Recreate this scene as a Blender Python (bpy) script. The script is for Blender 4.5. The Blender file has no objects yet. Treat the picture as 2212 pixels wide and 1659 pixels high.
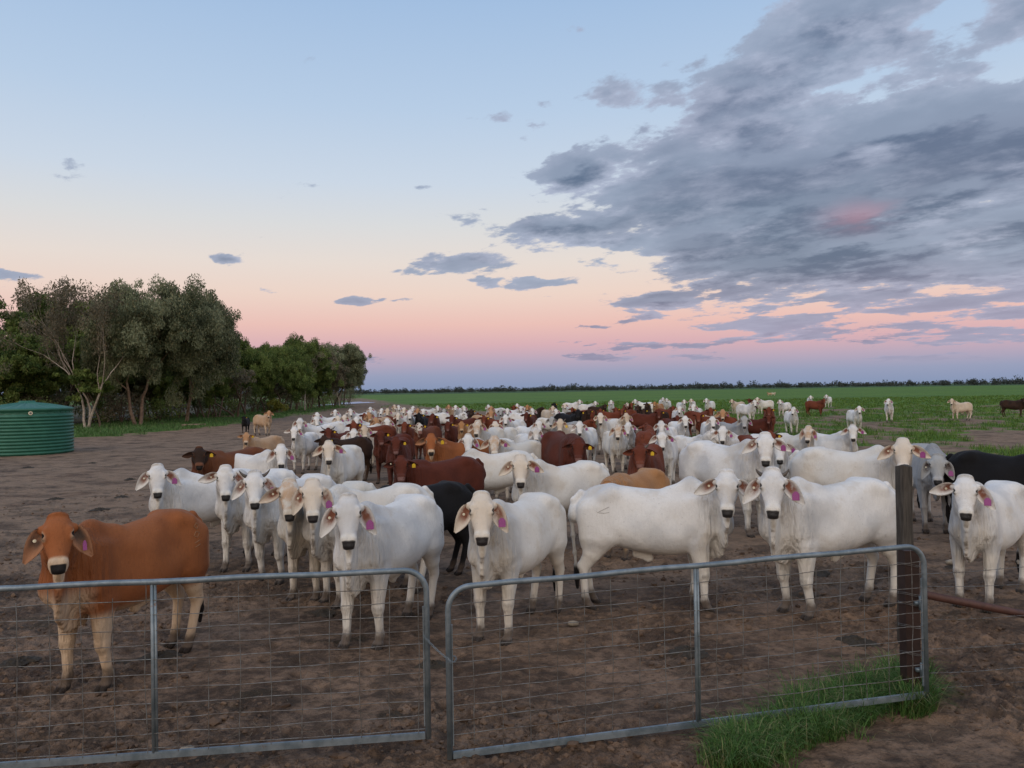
import bpy, math, random
import numpy as np
from mathutils import Matrix, Vector
R = math.radians
rng = np.random.default_rng(7)
random.seed(7)
S = bpy.context.scene
C = S.collection

# ------------------------------------------------------------------ camera
F = 1661.6                      # focal length in units of a 2212 px wide picture
CAMH = 2.6
cam_d = bpy.data.cameras.new('camera')
cam_d.sensor_width = 36; cam_d.lens = 36 * F / 2212
cam_d.clip_start = 0.05; cam_d.clip_end = 20000
cam = bpy.data.objects.new('camera', cam_d); C.objects.link(cam)
CM = Matrix.Translation((0, 0, CAMH)) @ Matrix.Rotation(R(90.42), 4, 'X') @ Matrix.Rotation(R(-0.85), 4, 'Z')
cam.matrix_world = CM
S.camera = cam
S.render.resolution_x = 1024; S.render.resolution_y = 768

def ray(u, v):
    d = CM.to_3x3() @ Vector(((u - 1106) / F, (829.5 - v) / F, -1))
    return d
def at(u, v, D):                # the point at forward distance D seen at (u, v)
    d = ray(u, v); k = D / d.y
    return Vector((d.x * k, D, CAMH + d.z * k))
def gnd(u, v, z=0.0):           # the ground point seen at (u, v)
    d = ray(u, v); k = (z - CAMH) / d.z
    return Vector((d.x * k, d.y * k, z))

# ------------------------------------------------------------------ world
W = bpy.data.worlds.new('World'); S.world = W; W.use_nodes = True
nt = W.node_tree; nt.nodes.clear()
class NB:
    def __init__(s, nt): s.nt = nt
    def n(s, t, **k):
        nd = s.nt.nodes.new(t)
        for a, b in k.items(): setattr(nd, a, b)
        return nd
    def put(s, sock, v):
        if hasattr(v, 'is_linked') or isinstance(v, bpy.types.NodeSocket): s.nt.links.new(v, sock)
        else: sock.default_value = v
    def m(s, op, a, b=None, c=None, clamp=False):
        nd = s.n('ShaderNodeMath', operation=op, use_clamp=clamp)
        s.put(nd.inputs[0], a)
        if b is not None: s.put(nd.inputs[1], b)
        if c is not None: s.put(nd.inputs[2], c)
        return nd.outputs[0]
    def ramp(s, f, pts, interp='LINEAR'):
        nd = s.n('ShaderNodeValToRGB'); r = nd.color_ramp; r.interpolation = interp
        while len(r.elements) < len(pts): r.elements.new(0.5)
        for e, (p, c) in zip(r.elements, pts):
            e.position = p; e.color = (c, c, c, 1) if not isinstance(c, (tuple, list)) else (*c[:3], 1)
        s.put(nd.inputs[0], f); return nd.outputs[0]
    def mix(s, f, a, b, mode='MIX'):
        nd = s.n('ShaderNodeMix', data_type='RGBA', blend_type=mode)
        s.put(nd.inputs[0], f)
        for i, x in ((6, a), (7, b)):
            s.put(nd.inputs[i], (*x, 1) if isinstance(x, tuple) and len(x) == 3 else x)
        return nd.outputs[2]
    def noise(s, vec, scale, detail=4, rough=0.5, lac=2.0, dist=0.0):
        nd = s.n('ShaderNodeTexNoise')
        if vec is not None: s.put(nd.inputs['Vector'], vec)
        nd.inputs['Scale'].default_value = scale; nd.inputs['Detail'].default_value = detail
        nd.inputs['Roughness'].default_value = rough; nd.inputs['Lacunarity'].default_value = lac
        nd.inputs['Distortion'].default_value = dist
        return nd.outputs[0]
    def smooth(s, x, lo, hi):
        nd = s.n('ShaderNodeMapRange', interpolation_type='SMOOTHSTEP')
        s.put(nd.inputs[0], x); s.put(nd.inputs[1], lo); s.put(nd.inputs[2], hi)
        nd.inputs[3].default_value = 0; nd.inputs[4].default_value = 1
        return nd.outputs[0]

def srgb(r, g, b):
    f = lambda c: ((c / 255 + 0.055) / 1.055) ** 2.4 if c > 10 else c / 255 / 12.92
    return (f(r), f(g), f(b))

b = NB(nt)
tc = b.n('ShaderNodeTexCoord'); sep = b.n('ShaderNodeSeparateXYZ'); nt.links.new(tc.outputs['Generated'], sep.inputs[0])
X, Y, Z = sep.outputs
el = b.m('MULTIPLY', b.m('ARCSINE', Z), 180 / math.pi)          # elevation, degrees
az = b.m('MULTIPLY', b.m('ARCTAN2', X, Y), 180 / math.pi)       # azimuth from the view direction, degrees
SKY = [(-6, (118, 128, 145)), (0, (133, 150, 182)), (1.2, (150, 159, 187)), (2.2, (180, 166, 187)), (3.3, (211, 172, 182)), (4.8, (230, 188, 182)), (7.0, (233, 208, 197)),
       (9.3, (228, 216, 209)), (12, (215, 216, 218)), (15, (200, 212, 227)), (20, (181, 202, 227)), (27, (160, 188, 222)), (45, (128, 162, 208)), (90, (98, 136, 190))]
elf = b.m('DIVIDE', b.m('ADD', el, 6), 96.0)
grad = b.ramp(elf, [((e + 6) / 96, srgb(*c)) for e, c in SKY])
# the afterglow of the set sun lies behind the camera
glow = b.smooth(b.m('MULTIPLY', Y, -1), -0.45, 0.95)
west = b.ramp(elf, [(0.0, srgb(130, 110, 100)), (6 / 96, (0.95, 0.62, 0.42)), (18 / 96, (1.15, 0.97, 0.80)), (46 / 96, (1.22, 1.20, 1.20)), (1, (0.62, 0.70, 0.86))])
base = b.mix(glow, grad, west)
# clouds: a layer seen in perspective
den = b.m('ADD', b.m('MAXIMUM', Z, 0.0), 0.14)
comb = b.n('ShaderNodeCombineXYZ'); b.put(comb.inputs[0], b.m('DIVIDE', X, den)); b.put(comb.inputs[1], b.m('DIVIDE', Y, den)); b.put(comb.inputs[2], b.m('MULTIPLY', az, 0.012))
rot = b.n('ShaderNodeVectorRotate', rotation_type='Z_AXIS'); b.put(rot.inputs['Vector'], comb.outputs[0]); rot.inputs['Angle'].default_value = R(-48)
mp = b.n('ShaderNodeMapping'); b.put(mp.inputs[0], rot.outputs[0]); mp.inputs['Location'].default_value = (3.1, 7.7, 0.0); mp.inputs['Scale'].default_value = (1.2, 0.88, 1.0)
P = mp.outputs[0]
n1 = b.noise(P, 2.3, 12, 0.60)
n2 = b.noise(P, 0.8, 3, 0.5)
n3 = b.noise(P, 7.5, 8, 0.62)
# left limit of the big bank as a function of elevation
edge = b.ramp(b.m('DIVIDE', el, 40.0), [(0, 0.9), (2.2 / 40, 0.50), (3.4 / 40, 0.30), (5.2 / 40, 0.29), (8 / 40, 0.27), (10 / 40, 0.22), (12.3 / 40, 0.11), (14.5 / 40, 0.085), (16.5 / 40, 0.10), (19 / 40, 0.20), (21 / 40, 0.28), (24 / 40, 0.37), (28 / 40, 0.42), (1, 0.55)])
dz = b.m('SUBTRACT', az, b.m('MULTIPLY', edge, 50.0))
bank = b.smooth(dz, -7.0, 5.0)
bank = b.m('MULTIPLY', bank, b.smooth(b.m('MULTIPLY', az, -1), -75, -48))
low = b.smooth(el, 2.2, 9.0)
bank = b.m('MULTIPLY', bank, b.smooth(el, 1.6, 3.0))
cov = b.m('MULTIPLY', bank, b.m('MULTIPLY_ADD', low, 0.44, 0.46))
SM = [(985, 563, 105, 22, .80), (905, 555, 65, 14, .6), (870, 585, 50, 10, .55), (1290, 578, 80, 18, .7), (1190, 608, 90, 11, .7), (510, 563, 28, 8, .55), (578, 625, 26, 7, .58), (790, 651, 38, 8, .58), (870, 648, 35, 7, .55), (30, 597, 55, 11, .58),
      (1060, 252, 60, 18, .66), (1158, 270, 44, 30, .7), (1120, 305, 50, 14, .6), (1335, 205, 66, 38, .72), (1000, 95, 34, 18, .5), (912, 407, 28, 8, .48), (1435, 652, 90, 20, .85), (1390, 684, 60, 12, .8), (1560, 612, 80, 18, .85),
      (1570, 556, 70, 18, .8), (85, 378, 70, 12, .38), (1250, 68, 34, 13, .48), (1440, 8, 80, 30, .5), (1400, 745, 150, 8, .66), (1380, 769, 140, 8, .66), (790, 782, 60, 7, .5), (2150, 765, 120, 9, .6), (1960, 775, 90, 6, .55),
      (1260, 492, 150, 28, .95), (1300, 520, 150, 20, .9), (1260, 375, 110, 40, 1.0), (1440, 240, 90, 50, .8), (1500, 130, 90, 30, .6), (1180, 500, 80, 14, .8), (1190, 350, 40, 50, .6), (1060, 612, 40, 6, .5), (1180, 230, 40, 20, .5), (150, 352, 22, 14, .4), (1290, 705, 50, 5, .5)]
wx = b.m('MULTIPLY', b.m('SUBTRACT', b.noise(P, 2.3, 5, 0.6), 0.5), 5.0); wy = b.m('MULTIPLY', b.m('SUBTRACT', b.noise(P, 3.1, 5, 0.6), 0.5), 1.6)
for (u, v, ru, rv, a) in SM:
    d = ray(u, v).normalized(); e0 = math.degrees(math.asin(d.z)); a0 = math.degrees(math.atan2(d.x, d.y))
    sx = b.m('MULTIPLY', b.m('ADD', b.m('SUBTRACT', az, a0), wx), 28.8 / ru)
    sy = b.m('MULTIPLY', b.m('ADD', b.m('SUBTRACT', el, e0), wy), 28.8 / rv)
    g = b.m('EXPONENT', b.m('MULTIPLY', b.m('ADD', b.m('MULTIPLY', sx, sx), b.m('MULTIPLY', sy, sy)), -0.55))
    cov = b.m('MAXIMUM', cov, b.m('MULTIPLY', g, a))
nn = b.m('ADD', b.m('MULTIPLY', b.m('SUBTRACT', n1, 0.5), b.m('MULTIPLY_ADD', bank, 0.7, 1.9)), b.m('ADD', b.m('MULTIPLY', b.m('SUBTRACT', n2, 0.5), 0.45), b.m('MULTIPLY', b.m('SUBTRACT', n3, 0.5), 0.9)))
dens = b.m('ADD', cov, nn)
alpha = b.smooth(dens, 0.40, 0.58)
alpha = b.m('MULTIPLY', alpha, b.smooth(el, 0.6, 2.2))
thick = b.smooth(dens, 0.50, 1.10)
# pale tops and dark bases come from the same noise sampled a little higher in the sky
mp2 = b.n('ShaderNodeMapping'); b.put(mp2.inputs[0], rot.outputs[0]); mp2.inputs['Location'].default_value = (3.1, 7.7, 0.0); mp2.inputs['Scale'].default_value = (1.2 * .945, 0.88 * .945, 1.0)
n1b = b.noise(mp2.outputs[0], 2.3, 8, 0.56)
shade = b.smooth(b.m('SUBTRACT', n1, n1b), -0.05, 0.10)
ccol = b.mix(thick, srgb(168, 177, 200), srgb(80, 100, 130))
ccol = b.mix(b.m('MULTIPLY', shade, 0.74), ccol, srgb(146, 160, 184))
bulk = b.noise(P, 1.1, 4, 0.55)
ccol = b.mix(b.m('MULTIPLY', b.smooth(bulk, 0.50, 0.64), 0.45), ccol, srgb(88, 106, 134))
ccol = b.mix(b.m('MULTIPLY', b.smooth(b.m('MULTIPLY', bulk, -1), -0.46, -0.34), 0.45), ccol, srgb(160, 174, 198))
teal = b.noise(P, 0.9, 2, 0.5)
ccol = b.mix(b.m('MULTIPLY', b.smooth(teal, 0.45, 0.62), 0.16), ccol, srgb(120, 118, 146))
lowp = b.m('MULTIPLY', b.smooth(b.m('MULTIPLY', el, -1), -9.0, -3.5), 0.32)
ccol = b.mix(lowp, ccol, srgb(168, 150, 182))
d0 = ray(1860, 466).normalized(); e0 = math.degrees(math.asin(d0.z)); a0 = math.degrees(math.atan2(d0.x, d0.y))
sx = b.m('MULTIPLY', b.m('SUBTRACT', az, a0), 0.42); sy = b.m('MULTIPLY', b.m('SUBTRACT', el, e0), 1.1)
pk = b.m('EXPONENT', b.m('MULTIPLY', b.m('ADD', b.m('MULTIPLY', sx, sx), b.m('MULTIPLY', sy, sy)), -1.0))
ccol = b.mix(b.m('MULTIPLY', b.m('MULTIPLY', pk, b.smooth(n1, 0.42, 0.58)), 0.50), ccol, srgb(186, 132, 150))
sky = b.mix(b.m('MULTIPLY', alpha, 0.95), base, ccol)
bg = b.n('ShaderNodeBackground'); b.put(bg.inputs[0], sky); bg.inputs[1].default_value = 1.0
# physical sky of the sun just set behind the camera, added faintly
st = b.n('ShaderNodeTexSky', sky_type='NISHITA'); st.sun_disc = False; st.sun_elevation = R(1.0); st.sun_rotation = R(195)
bg2 = b.n('ShaderNodeBackground'); b.put(bg2.inputs[0], st.outputs[0]); bg2.inputs[1].default_value = 0.02
add = b.n('ShaderNodeAddShader'); nt.links.new(bg.outputs[0], add.inputs[0]); nt.links.new(bg2.outputs[0], add.inputs[1])
out = b.n('ShaderNodeOutputWorld'); nt.links.new(add.outputs[0], out.inputs[0])

sun_d = bpy.data.lights.new('sun', 'SUN'); sun_d.energy = 0.5; sun_d.angle = R(30); sun_d.color = (1.0, 0.86, 0.74)
sun = bpy.data.objects.new('sun', sun_d); C.objects.link(sun)
sd = Vector((-0.55, -0.9, 0.85)).normalized()
sun.rotation_euler = sd.to_track_quat('Z', 'Y').to_euler()
S.view_settings.view_transform = 'Standard'; S.view_settings.look = 'None'
S.view_settings.exposure = 0.0; S.view_settings.gamma = 1; S.view_settings.use_curve_mapping = False

# ------------------------------------------------------------------ helpers
def tag(o, label=None, cat=None, group=None, kind=None):
    if label: o['label'] = label
    if cat: o['category'] = cat
    if group: o['group'] = group
    if kind: o['kind'] = kind
    return o
def link(name, me, mat=None, parent=None):
    o = bpy.data.objects.new(name, me); C.objects.link(o)
    if mat is not None and me is not None:
        for m_ in (mat if isinstance(mat, (list, tuple)) else [mat]): me.materials.append(m_)
    if parent: o.parent = parent
    return o
def empty(name, loc=(0, 0, 0), rz=0):
    o = bpy.data.objects.new(name, None); C.objects.link(o); o.location = loc; o.rotation_euler = (0, 0, rz)
    o.empty_display_size = 0.2
    return o
def mesh_np(name, V, Q, smooth=True):
    """V (n,3), Q (m,3 or 4)"""
    V = np.asarray(V, np.float32); Q = np.asarray(Q, np.int32)
    me = bpy.data.meshes.new(name); k = Q.shape[1]
    me.vertices.add(len(V)); me.vertices.foreach_set('co', V.ravel())
    me.loops.add(Q.size); me.loops.foreach_set('vertex_index', Q.ravel())
    me.polygons.add(len(Q)); me.polygons.foreach_set('loop_start', np.arange(0, Q.size, k, dtype=np.int32))
    try: me.polygons.foreach_set('loop_total', np.full(len(Q), k, np.int32))
    except Exception: pass
    me.polygons.foreach_set('use_smooth', np.full(len(Q), smooth))
    me.update(calc_edges=True); me.validate()
    return me
def attr(me, name, A):
    A = np.asarray(A, np.float32)
    if A.ndim == 1:
        a = me.attributes.new(name, 'FLOAT', 'POINT'); a.data.foreach_set('value', A)
    else:
        if A.shape[1] == 3: A = np.concatenate([A, np.ones((len(A), 1), np.float32)], 1)
        a = me.attributes.new(name, 'FLOAT_COLOR', 'POINT'); a.data.foreach_set('color', np.ascontiguousarray(A, np.float32).ravel())
class MB:
    """collects tubes and boxes into one mesh"""
    def __init__(s): s.V = []; s.Fc = []
    def tube(s, pts, rad, n=8, cap=True):
        pts = [Vector(p) for p in pts]; m = len(pts)
        if not isinstance(rad, (list, tuple)): rad = [rad] * m
        b0 = len(s.V); prev = None
        for i, p in enumerate(pts):
            t = (pts[min(i + 1, m - 1)] - pts[max(i - 1, 0)])
            t = t.normalized() if t.length > 1e-9 else Vector((0, 0, 1))
            if prev is None:
                a = Vector((0, 0, 1)) if abs(t.z) < 0.9 else Vector((1, 0, 0))
                x = t.cross(a).normalized()
            else:
                x = (prev - t * prev.dot(t)).normalized()
            prev = x; y = t.cross(x)
            for j in range(n):
                an = 2 * math.pi * j / n
                s.V.append(p + (x * math.cos(an) + y * math.sin(an)) * rad[i])
        for i in range(m - 1):
            for j in range(n):
                a = b0 + i * n + j; c = b0 + i * n + (j + 1) % n
                s.Fc.append((a, c, c + n, a + n))
        if cap:
            s.Fc.append(tuple(b0 + j for j in range(n))[::-1]); s.Fc.append(tuple(b0 + (m - 1) * n + j for j in range(n)))
        return s
    def box(s, c, size, M=None):
        b0 = len(s.V); c = Vector(c)
        for sx in (-1, 1):
            for sy in (-1, 1):
                for sz in (-1, 1):
                    p = Vector((sx * size[0] / 2, sy * size[1] / 2, sz * size[2] / 2))
                    if M is not None: p = M @ p
                    s.V.append(c + p)
        for f in ((0, 1, 3, 2), (4, 6, 7, 5), (0, 4, 5, 1), (2, 3, 7, 6), (0, 2, 6, 4), (1, 5, 7, 3)):
            s.Fc.append(tuple(b0 + i for i in f))
        return s
    def build(s, name, mat, parent=None, smooth=True):
        me = bpy.data.meshes.new(name); me.from_pydata([tuple(v) for v in s.V], [], s.Fc)
        for p in me.polygons: p.use_smooth = smooth and len(p.vertices) <= 4
        me.update()
        return link(name, me, mat, parent)

# lattice noise
def _hash(ix, iy, seed):
    h = (ix.astype(np.int64) * 374761393 + iy.astype(np.int64) * 668265263 + seed * 1442695041) & 0xffffffff
    h = ((h ^ (h >> 13)) * 1274126177) & 0xffffffff
    h = h ^ (h >> 16)
    return (h & 0xffff).astype(np.float32) / 65535.0
def vnoise(x, y, seed=0):
    ix = np.floor(x); iy = np.floor(y); fx = x - ix; fy = y - iy
    fx = fx * fx * fx * (fx * (fx * 6 - 15) + 10); fy = fy * fy * fy * (fy * (fy * 6 - 15) + 10)
    a = _hash(ix, iy, seed); c = _hash(ix + 1, iy, seed); d = _hash(ix, iy + 1, seed); e = _hash(ix + 1, iy + 1, seed)
    return (a * (1 - fx) + c * fx) * (1 - fy) + (d * (1 - fx) + e * fx) * fy
def fbm(x, y, o=4, seed=0, g=0.5):
    r = 0; a = 1; t = 0; c, s_ = math.cos(0.6), math.sin(0.6)
    for i in range(o):
        r = r + a * vnoise(x, y, seed + i * 17); t += a; a *= g
        x, y = (x * c - y * s_) * 2.03 + 13.7, (x * s_ + y * c) * 2.03 + 5.1
    return r / t

def pmat(name):
    m_ = bpy.data.materials.new(name); m_.use_nodes = True
    nb = NB(m_.node_tree); bs = m_.node_tree.nodes['Principled BSDF']
    return m_, nb, bs
def bump(nb, bs, h, strength=0.5, dist=0.01, normal=None):
    bp = nb.n('ShaderNodeBump'); bp.inputs['Strength'].default_value = strength; bp.inputs['Distance'].default_value = dist
    nb.put(bp.inputs['Height'], h)
    if normal is not None: nb.put(bp.inputs['Normal'], normal)
    nb.nt.links.new(bp.outputs[0], bs.inputs['Normal']); return bp.outputs[0]
def attrn(nb, name, out='Color'):
    a = nb.n('ShaderNodeAttribute'); a.attribute_name = name; return a.outputs[out]
def obj_co(nb):
    t = nb.n('ShaderNodeTexCoord'); return t.outputs['Object']
def sepc(nb, c):
    s_ = nb.n('ShaderNodeSeparateColor'); nb.put(s_.inputs[0], c); return s_.outputs
def simple(name, col, rough=0.6, metal=0, nscale=20, var=0.25, bstr=0.2, bdist=0.003, col2=None):
    m_, nb, bs = pmat(name)
    co = obj_co(nb); n = nb.noise(co, nscale, 5, 0.6); n2 = nb.noise(co, nscale * 0.17, 3, 0.5)
    c2 = col2 or tuple(x * (1 - var * 1.6) for x in col)
    c = nb.mix(nb.smooth(nb.m('MULTIPLY_ADD', n, 0.6, nb.m('MULTIPLY', n2, 0.4)), 0.35, 0.65), col, c2)
    nb.put(bs.inputs['Base Color'], c); bs.inputs['Roughness'].default_value = rough; bs.inputs['Metallic'].default_value = metal
    bump(nb, bs, n, bstr, bdist); return m_

# ------------------------------------------------------------------ ground
def interp(y, pts): return np.interp(y, [p[0] for p in pts], [p[1] for p in pts])
XB = [(0, 40), (18, 24), (22, 17.5), (27, 14), (34, 10.5), (45, 8), (60, 4.5), (75, 0), (100, -7), (130, -17), (160, -26), (200, -34), (300, -60), (900, -400), (7000, -4000)]
XL = [(30, -40), (38, -33), (44, -28), (50, -25), (67, -22.5), (100, -25.5), (132, -27.5), (175, -37), (220, -45), (300, -75), (900, -420), (7000, -4100)]
PUDDLE = (-38.5, 180.0, 4.0, 22.0)
def grass_mask(x, y):
    p = fbm(x * 0.55, y * 0.42, 4, 3); q = fbm(x * 0.09, y * 0.06, 3, 9)
    t = (x - interp(y, XB)) / np.clip(6 + y * 0.20, 8, 24)
    near = np.clip((y - 55) / 60, 0, 1)
    thr = 0.69 - 0.17 * np.clip(t * 1.7, 0, 1) * (1 - near)  - 0.30 * np.clip(t * 1.7, 0, 1) * near - 0.28 * near * np.clip(t * 3, 0, 1) - 0.30 * (q - 0.5)
    m = np.clip((p - thr) / 0.10, 0, 1) * (t > -0.25) * (y > 12)
    m = np.where(y > 95, np.maximum(m, np.clip(t * 6, 0, 1)), m)
    tl = (interp(y, XL) - x) / 2.5
    ml = np.clip((fbm(x * 0.8, y * 0.8, 4, 21) - 0.62 + 0.35 * np.clip(tl, 0, 1)) / 0.12, 0, 1) * (tl > -0.3) * (y > 30)
    return np.clip(np.maximum(m, ml), 0, 1)
def bare_left(x, y): return np.clip((interp(y, XL) - 9 - x) / 4, 0, 1) * (y > 30) * (y < 215)
def ground_z(x, y):
    r = np.hypot(x, y)
    f = np.clip((30 - r) / 18, 0, 1)
    c1 = fbm(x * 10.0, y * 10.0, 4, 41, 0.65)
    bill = np.abs(2 * fbm(x * 6.1, y * 6.1, 4, 51, 0.6) - 1) * 2.6
    patch = np.clip((fbm(x * 0.7, y * 0.7, 3, 61) - 0.40) / 0.22, 0, 1)
    h = 0.05 * (fbm(x * 1.1, y * 1.1, 3, 71) - 0.5)
    h = h + (0.046 * patch + 0.014) * (c1 - 0.5) * 2 * (0.3 + 0.7 * f) + 0.020 * patch * bill * f
    # hoof marks pressed in the mud
    k = 2.6; ix = np.floor(x * k); iy = np.floor(y * k)
    jx = (ix + 0.25 + 0.5 * _hash(ix, iy, 81)) / k; jy = (iy + 0.25 + 0.5 * _hash(ix, iy, 82)) / k
    d2 = ((x - jx) / 0.065) ** 2 + ((y - jy) / 0.08) ** 2
    h = h - 0.038 * f * np.exp(-d2) * (_hash(ix, iy, 83) > 0.45) + 0.010 * f * np.exp(-(np.sqrt(d2) - 1.6) ** 2 * 3) * (_hash(ix, iy, 83) > 0.45)
    h = h + 0.15 * (fbm(x * 0.05, y * 0.05, 2, 91) - 0.5) * np.clip((r - 60) / 60, 0, 1)
    px, py, prx, pry = PUDDLE
    h = h - 0.12 * np.exp(-(((x - px) / prx / 1.2) ** 2 + ((y - py) / pry / 1.2) ** 2) ** 2)
    return h - 0.012
def build_ground():
    az_ = np.concatenate([np.linspace(-180, -58, 30, endpoint=False), np.linspace(-58, 58, 1000, endpoint=False), np.linspace(58, 180, 30, endpoint=False)])
    rs = [0.4]
    while rs[-1] < 7000:
        r = rs[-1]
        k = 1.15 if r < 3.4 else 1.0033 if r < 13 else 1.0075 if r < 90 else 1.02 if r < 300 else 1.08
        rs.append(r * k)
    rs = np.array(rs); n = len(az_); m = len(rs)
    A, Rr = np.meshgrid(np.radians(az_), rs)
    x = (Rr * np.sin(A)).ravel(); y = (Rr * np.cos(A)).ravel()
    z = ground_z(x, y); z = np.where(Rr.ravel() < 2, -0.02, z)
    V = np.stack([x, y, z], 1); V = np.concatenate([V, [[0, 0, -0.02]]])
    i = np.arange(m - 1)[:, None] * n; j = np.arange(n)[None, :]
    a = (i + j).ravel(); c = (i + (j + 1) % n).ravel()
    Q = np.stack([a, a + n, c + n, c], 1)
    me = mesh_np('ground', V, Q)
    g = np.concatenate([grass_mask(x, y), [0]]); l = np.concatenate([bare_left(x, y), [0]])
    far = np.clip((np.concatenate([y, [0]]) - 560 - 120 * fbm(V[:, 0] * 0.01, V[:, 1] * 0.01, 2)) / 60, 0, 1)
    attr(me, 'cover', np.stack([g, l, far], 1))
    return me
gm, nb, bs = pmat('mud_and_pasture')
co = nb.n('ShaderNodeNewGeometry').outputs['Position']
cs = sepc(nb, attrn(nb, 'cover'))
a1 = nb.noise(co, 0.8, 8, 0.62); a2 = nb.noise(co, 7.0, 8, 0.66); a3 = nb.noise(co, 0.13, 4, 0.55); a4 = nb.noise(co, 60, 3, 0.6)
mixn = nb.m('ADD', nb.m('MULTIPLY', a1, 0.55), nb.m('MULTIPLY', a2, 0.45))
mud = nb.mix(nb.smooth(mixn, 0.40, 0.60), (0.066, 0.043, 0.030), (0.26, 0.175, 0.120))
mud = nb.mix(nb.m('MULTIPLY', nb.smooth(a3, 0.45, 0.7), 0.55), mud, (0.20, 0.118, 0.074))
mp_ = nb.n('ShaderNodeMapping'); nb.put(mp_.inputs[0], co); mp_.inputs['Scale'].default_value = (0.45, 1.0, 1.0)
dung = nb.smooth(nb.noise(mp_.outputs[0], 1.5, 6, 0.62), 0.59, 0.66)
mud = nb.mix(nb.m('MULTIPLY', dung, 0.8), mud, (0.036, 0.029, 0.018))
mud = nb.mix(nb.m('MULTIPLY', nb.smooth(nb.noise(mp_.outputs[0], 6.5, 6, 0.68), 0.54, 0.64), 0.6), mud, (0.050, 0.035, 0.026))
straw = nb.smooth(nb.noise(co, 34, 5, 0.7), 0.66, 0.74)
mud = nb.mix(nb.m('MULTIPLY', straw, 0.5), mud, (0.20, 0.165, 0.12))
gn = nb.noise(co, 1.3, 7, 0.62); gn2 = nb.noise(co, 0.045, 4, 0.5)
green = nb.mix(nb.smooth(gn, 0.35, 0.65), (0.050, 0.106, 0.015), (0.130, 0.240, 0.035))
green = nb.mix(nb.smooth(gn2, 0.4, 0.65), green, (0.070, 0.145, 0.024))
pxyz = nb.n('ShaderNodeSeparateXYZ'); nb.put(pxyz.inputs[0], co)
dry = nb.m('MULTIPLY', nb.smooth(nb.m('ADD', pxyz.outputs[1], nb.m('MULTIPLY', a3, 8.0)), 11.0, 19.0), nb.smooth(a1, 0.30, 0.55))
a5 = nb.noise(co, 19, 5, 0.72)
mud = nb.mix(nb.m('MULTIPLY', nb.smooth(nb.m('MULTIPLY', a5, -1), -0.47, -0.37), 0.55), mud, (0.045, 0.030, 0.021))  # dark crevices: shade between the lumps put into the mud colour by noise
mud = nb.mix(nb.m('MULTIPLY', nb.smooth(a5, 0.56, 0.68), 0.34), mud, (0.27, 0.185, 0.13))
mud = nb.mix(nb.m('MULTIPLY', dry, 0.62), mud, (0.285, 0.200, 0.135))
mp3 = nb.n('ShaderNodeMapping'); nb.put(mp3.inputs[0], co); mp3.inputs['Scale'].default_value = (0.55, 0.9, 1.0); mp3.inputs['Location'].default_value = (5, 3, 0)
pug = nb.smooth(nb.noise(mp3.outputs[0], 2.6, 7, 0.68), 0.53, 0.60)
mud = nb.mix(nb.m('MULTIPLY', pug, 0.62), mud, (0.060, 0.043, 0.031))
green = nb.mix(cs[2], green, (0.038, 0.082, 0.028))
col = nb.mix(cs[0], mud, green)
col = nb.mix(nb.m('MULTIPLY', cs[1], 0.93), col, (0.045, 0.038, 0.024))
nb.put(bs.inputs['Base Color'], col)
nb.put(bs.inputs['Roughness'], nb.m('MULTIPLY_ADD', a2, 0.5, 0.55)); bs.inputs['Specular IOR Level'].default_value = 0.18
bump(nb, bs, nb.m('ADD', nb.m('MULTIPLY', a2, 1.0), nb.m('MULTIPLY', a4, 0.30)), 1.0, 0.07)
tag(link('ground', build_ground(), gm), 'trampled brown mud and green pasture reaching to the horizon', None, None, 'structure')

# puddle beyond the herd
wm, nb, bs = pmat('puddle_water')
bs.inputs['Base Color'].default_value = (0.03, 0.03, 0.03, 1); bs.inputs['Roughness'].default_value = 0.04; bs.inputs['Metallic'].default_value = 0.0
bs.inputs['Specular IOR Level'].default_value = 1.0
bump(nb, bs, nb.noise(obj_co(nb), 1.5, 3), 0.05, 0.01)
pv = []
for i in range(72):
    a = 2 * math.pi * i / 72; k = 1 + 0.22 * math.sin(3 * a + 1) + 0.12 * math.sin(7 * a)
    pv.append((PUDDLE[0] + PUDDLE[2] * k * math.cos(a), PUDDLE[1] + PUDDLE[3] * k * math.sin(a), 0.0))
pm = bpy.data.meshes.new('water'); pm.from_pydata(pv, [], [tuple(range(72))])
tag(link('water', pm, wm), 'long shallow puddle reflecting the sky beside the green field', None, None, 'structure')

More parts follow.
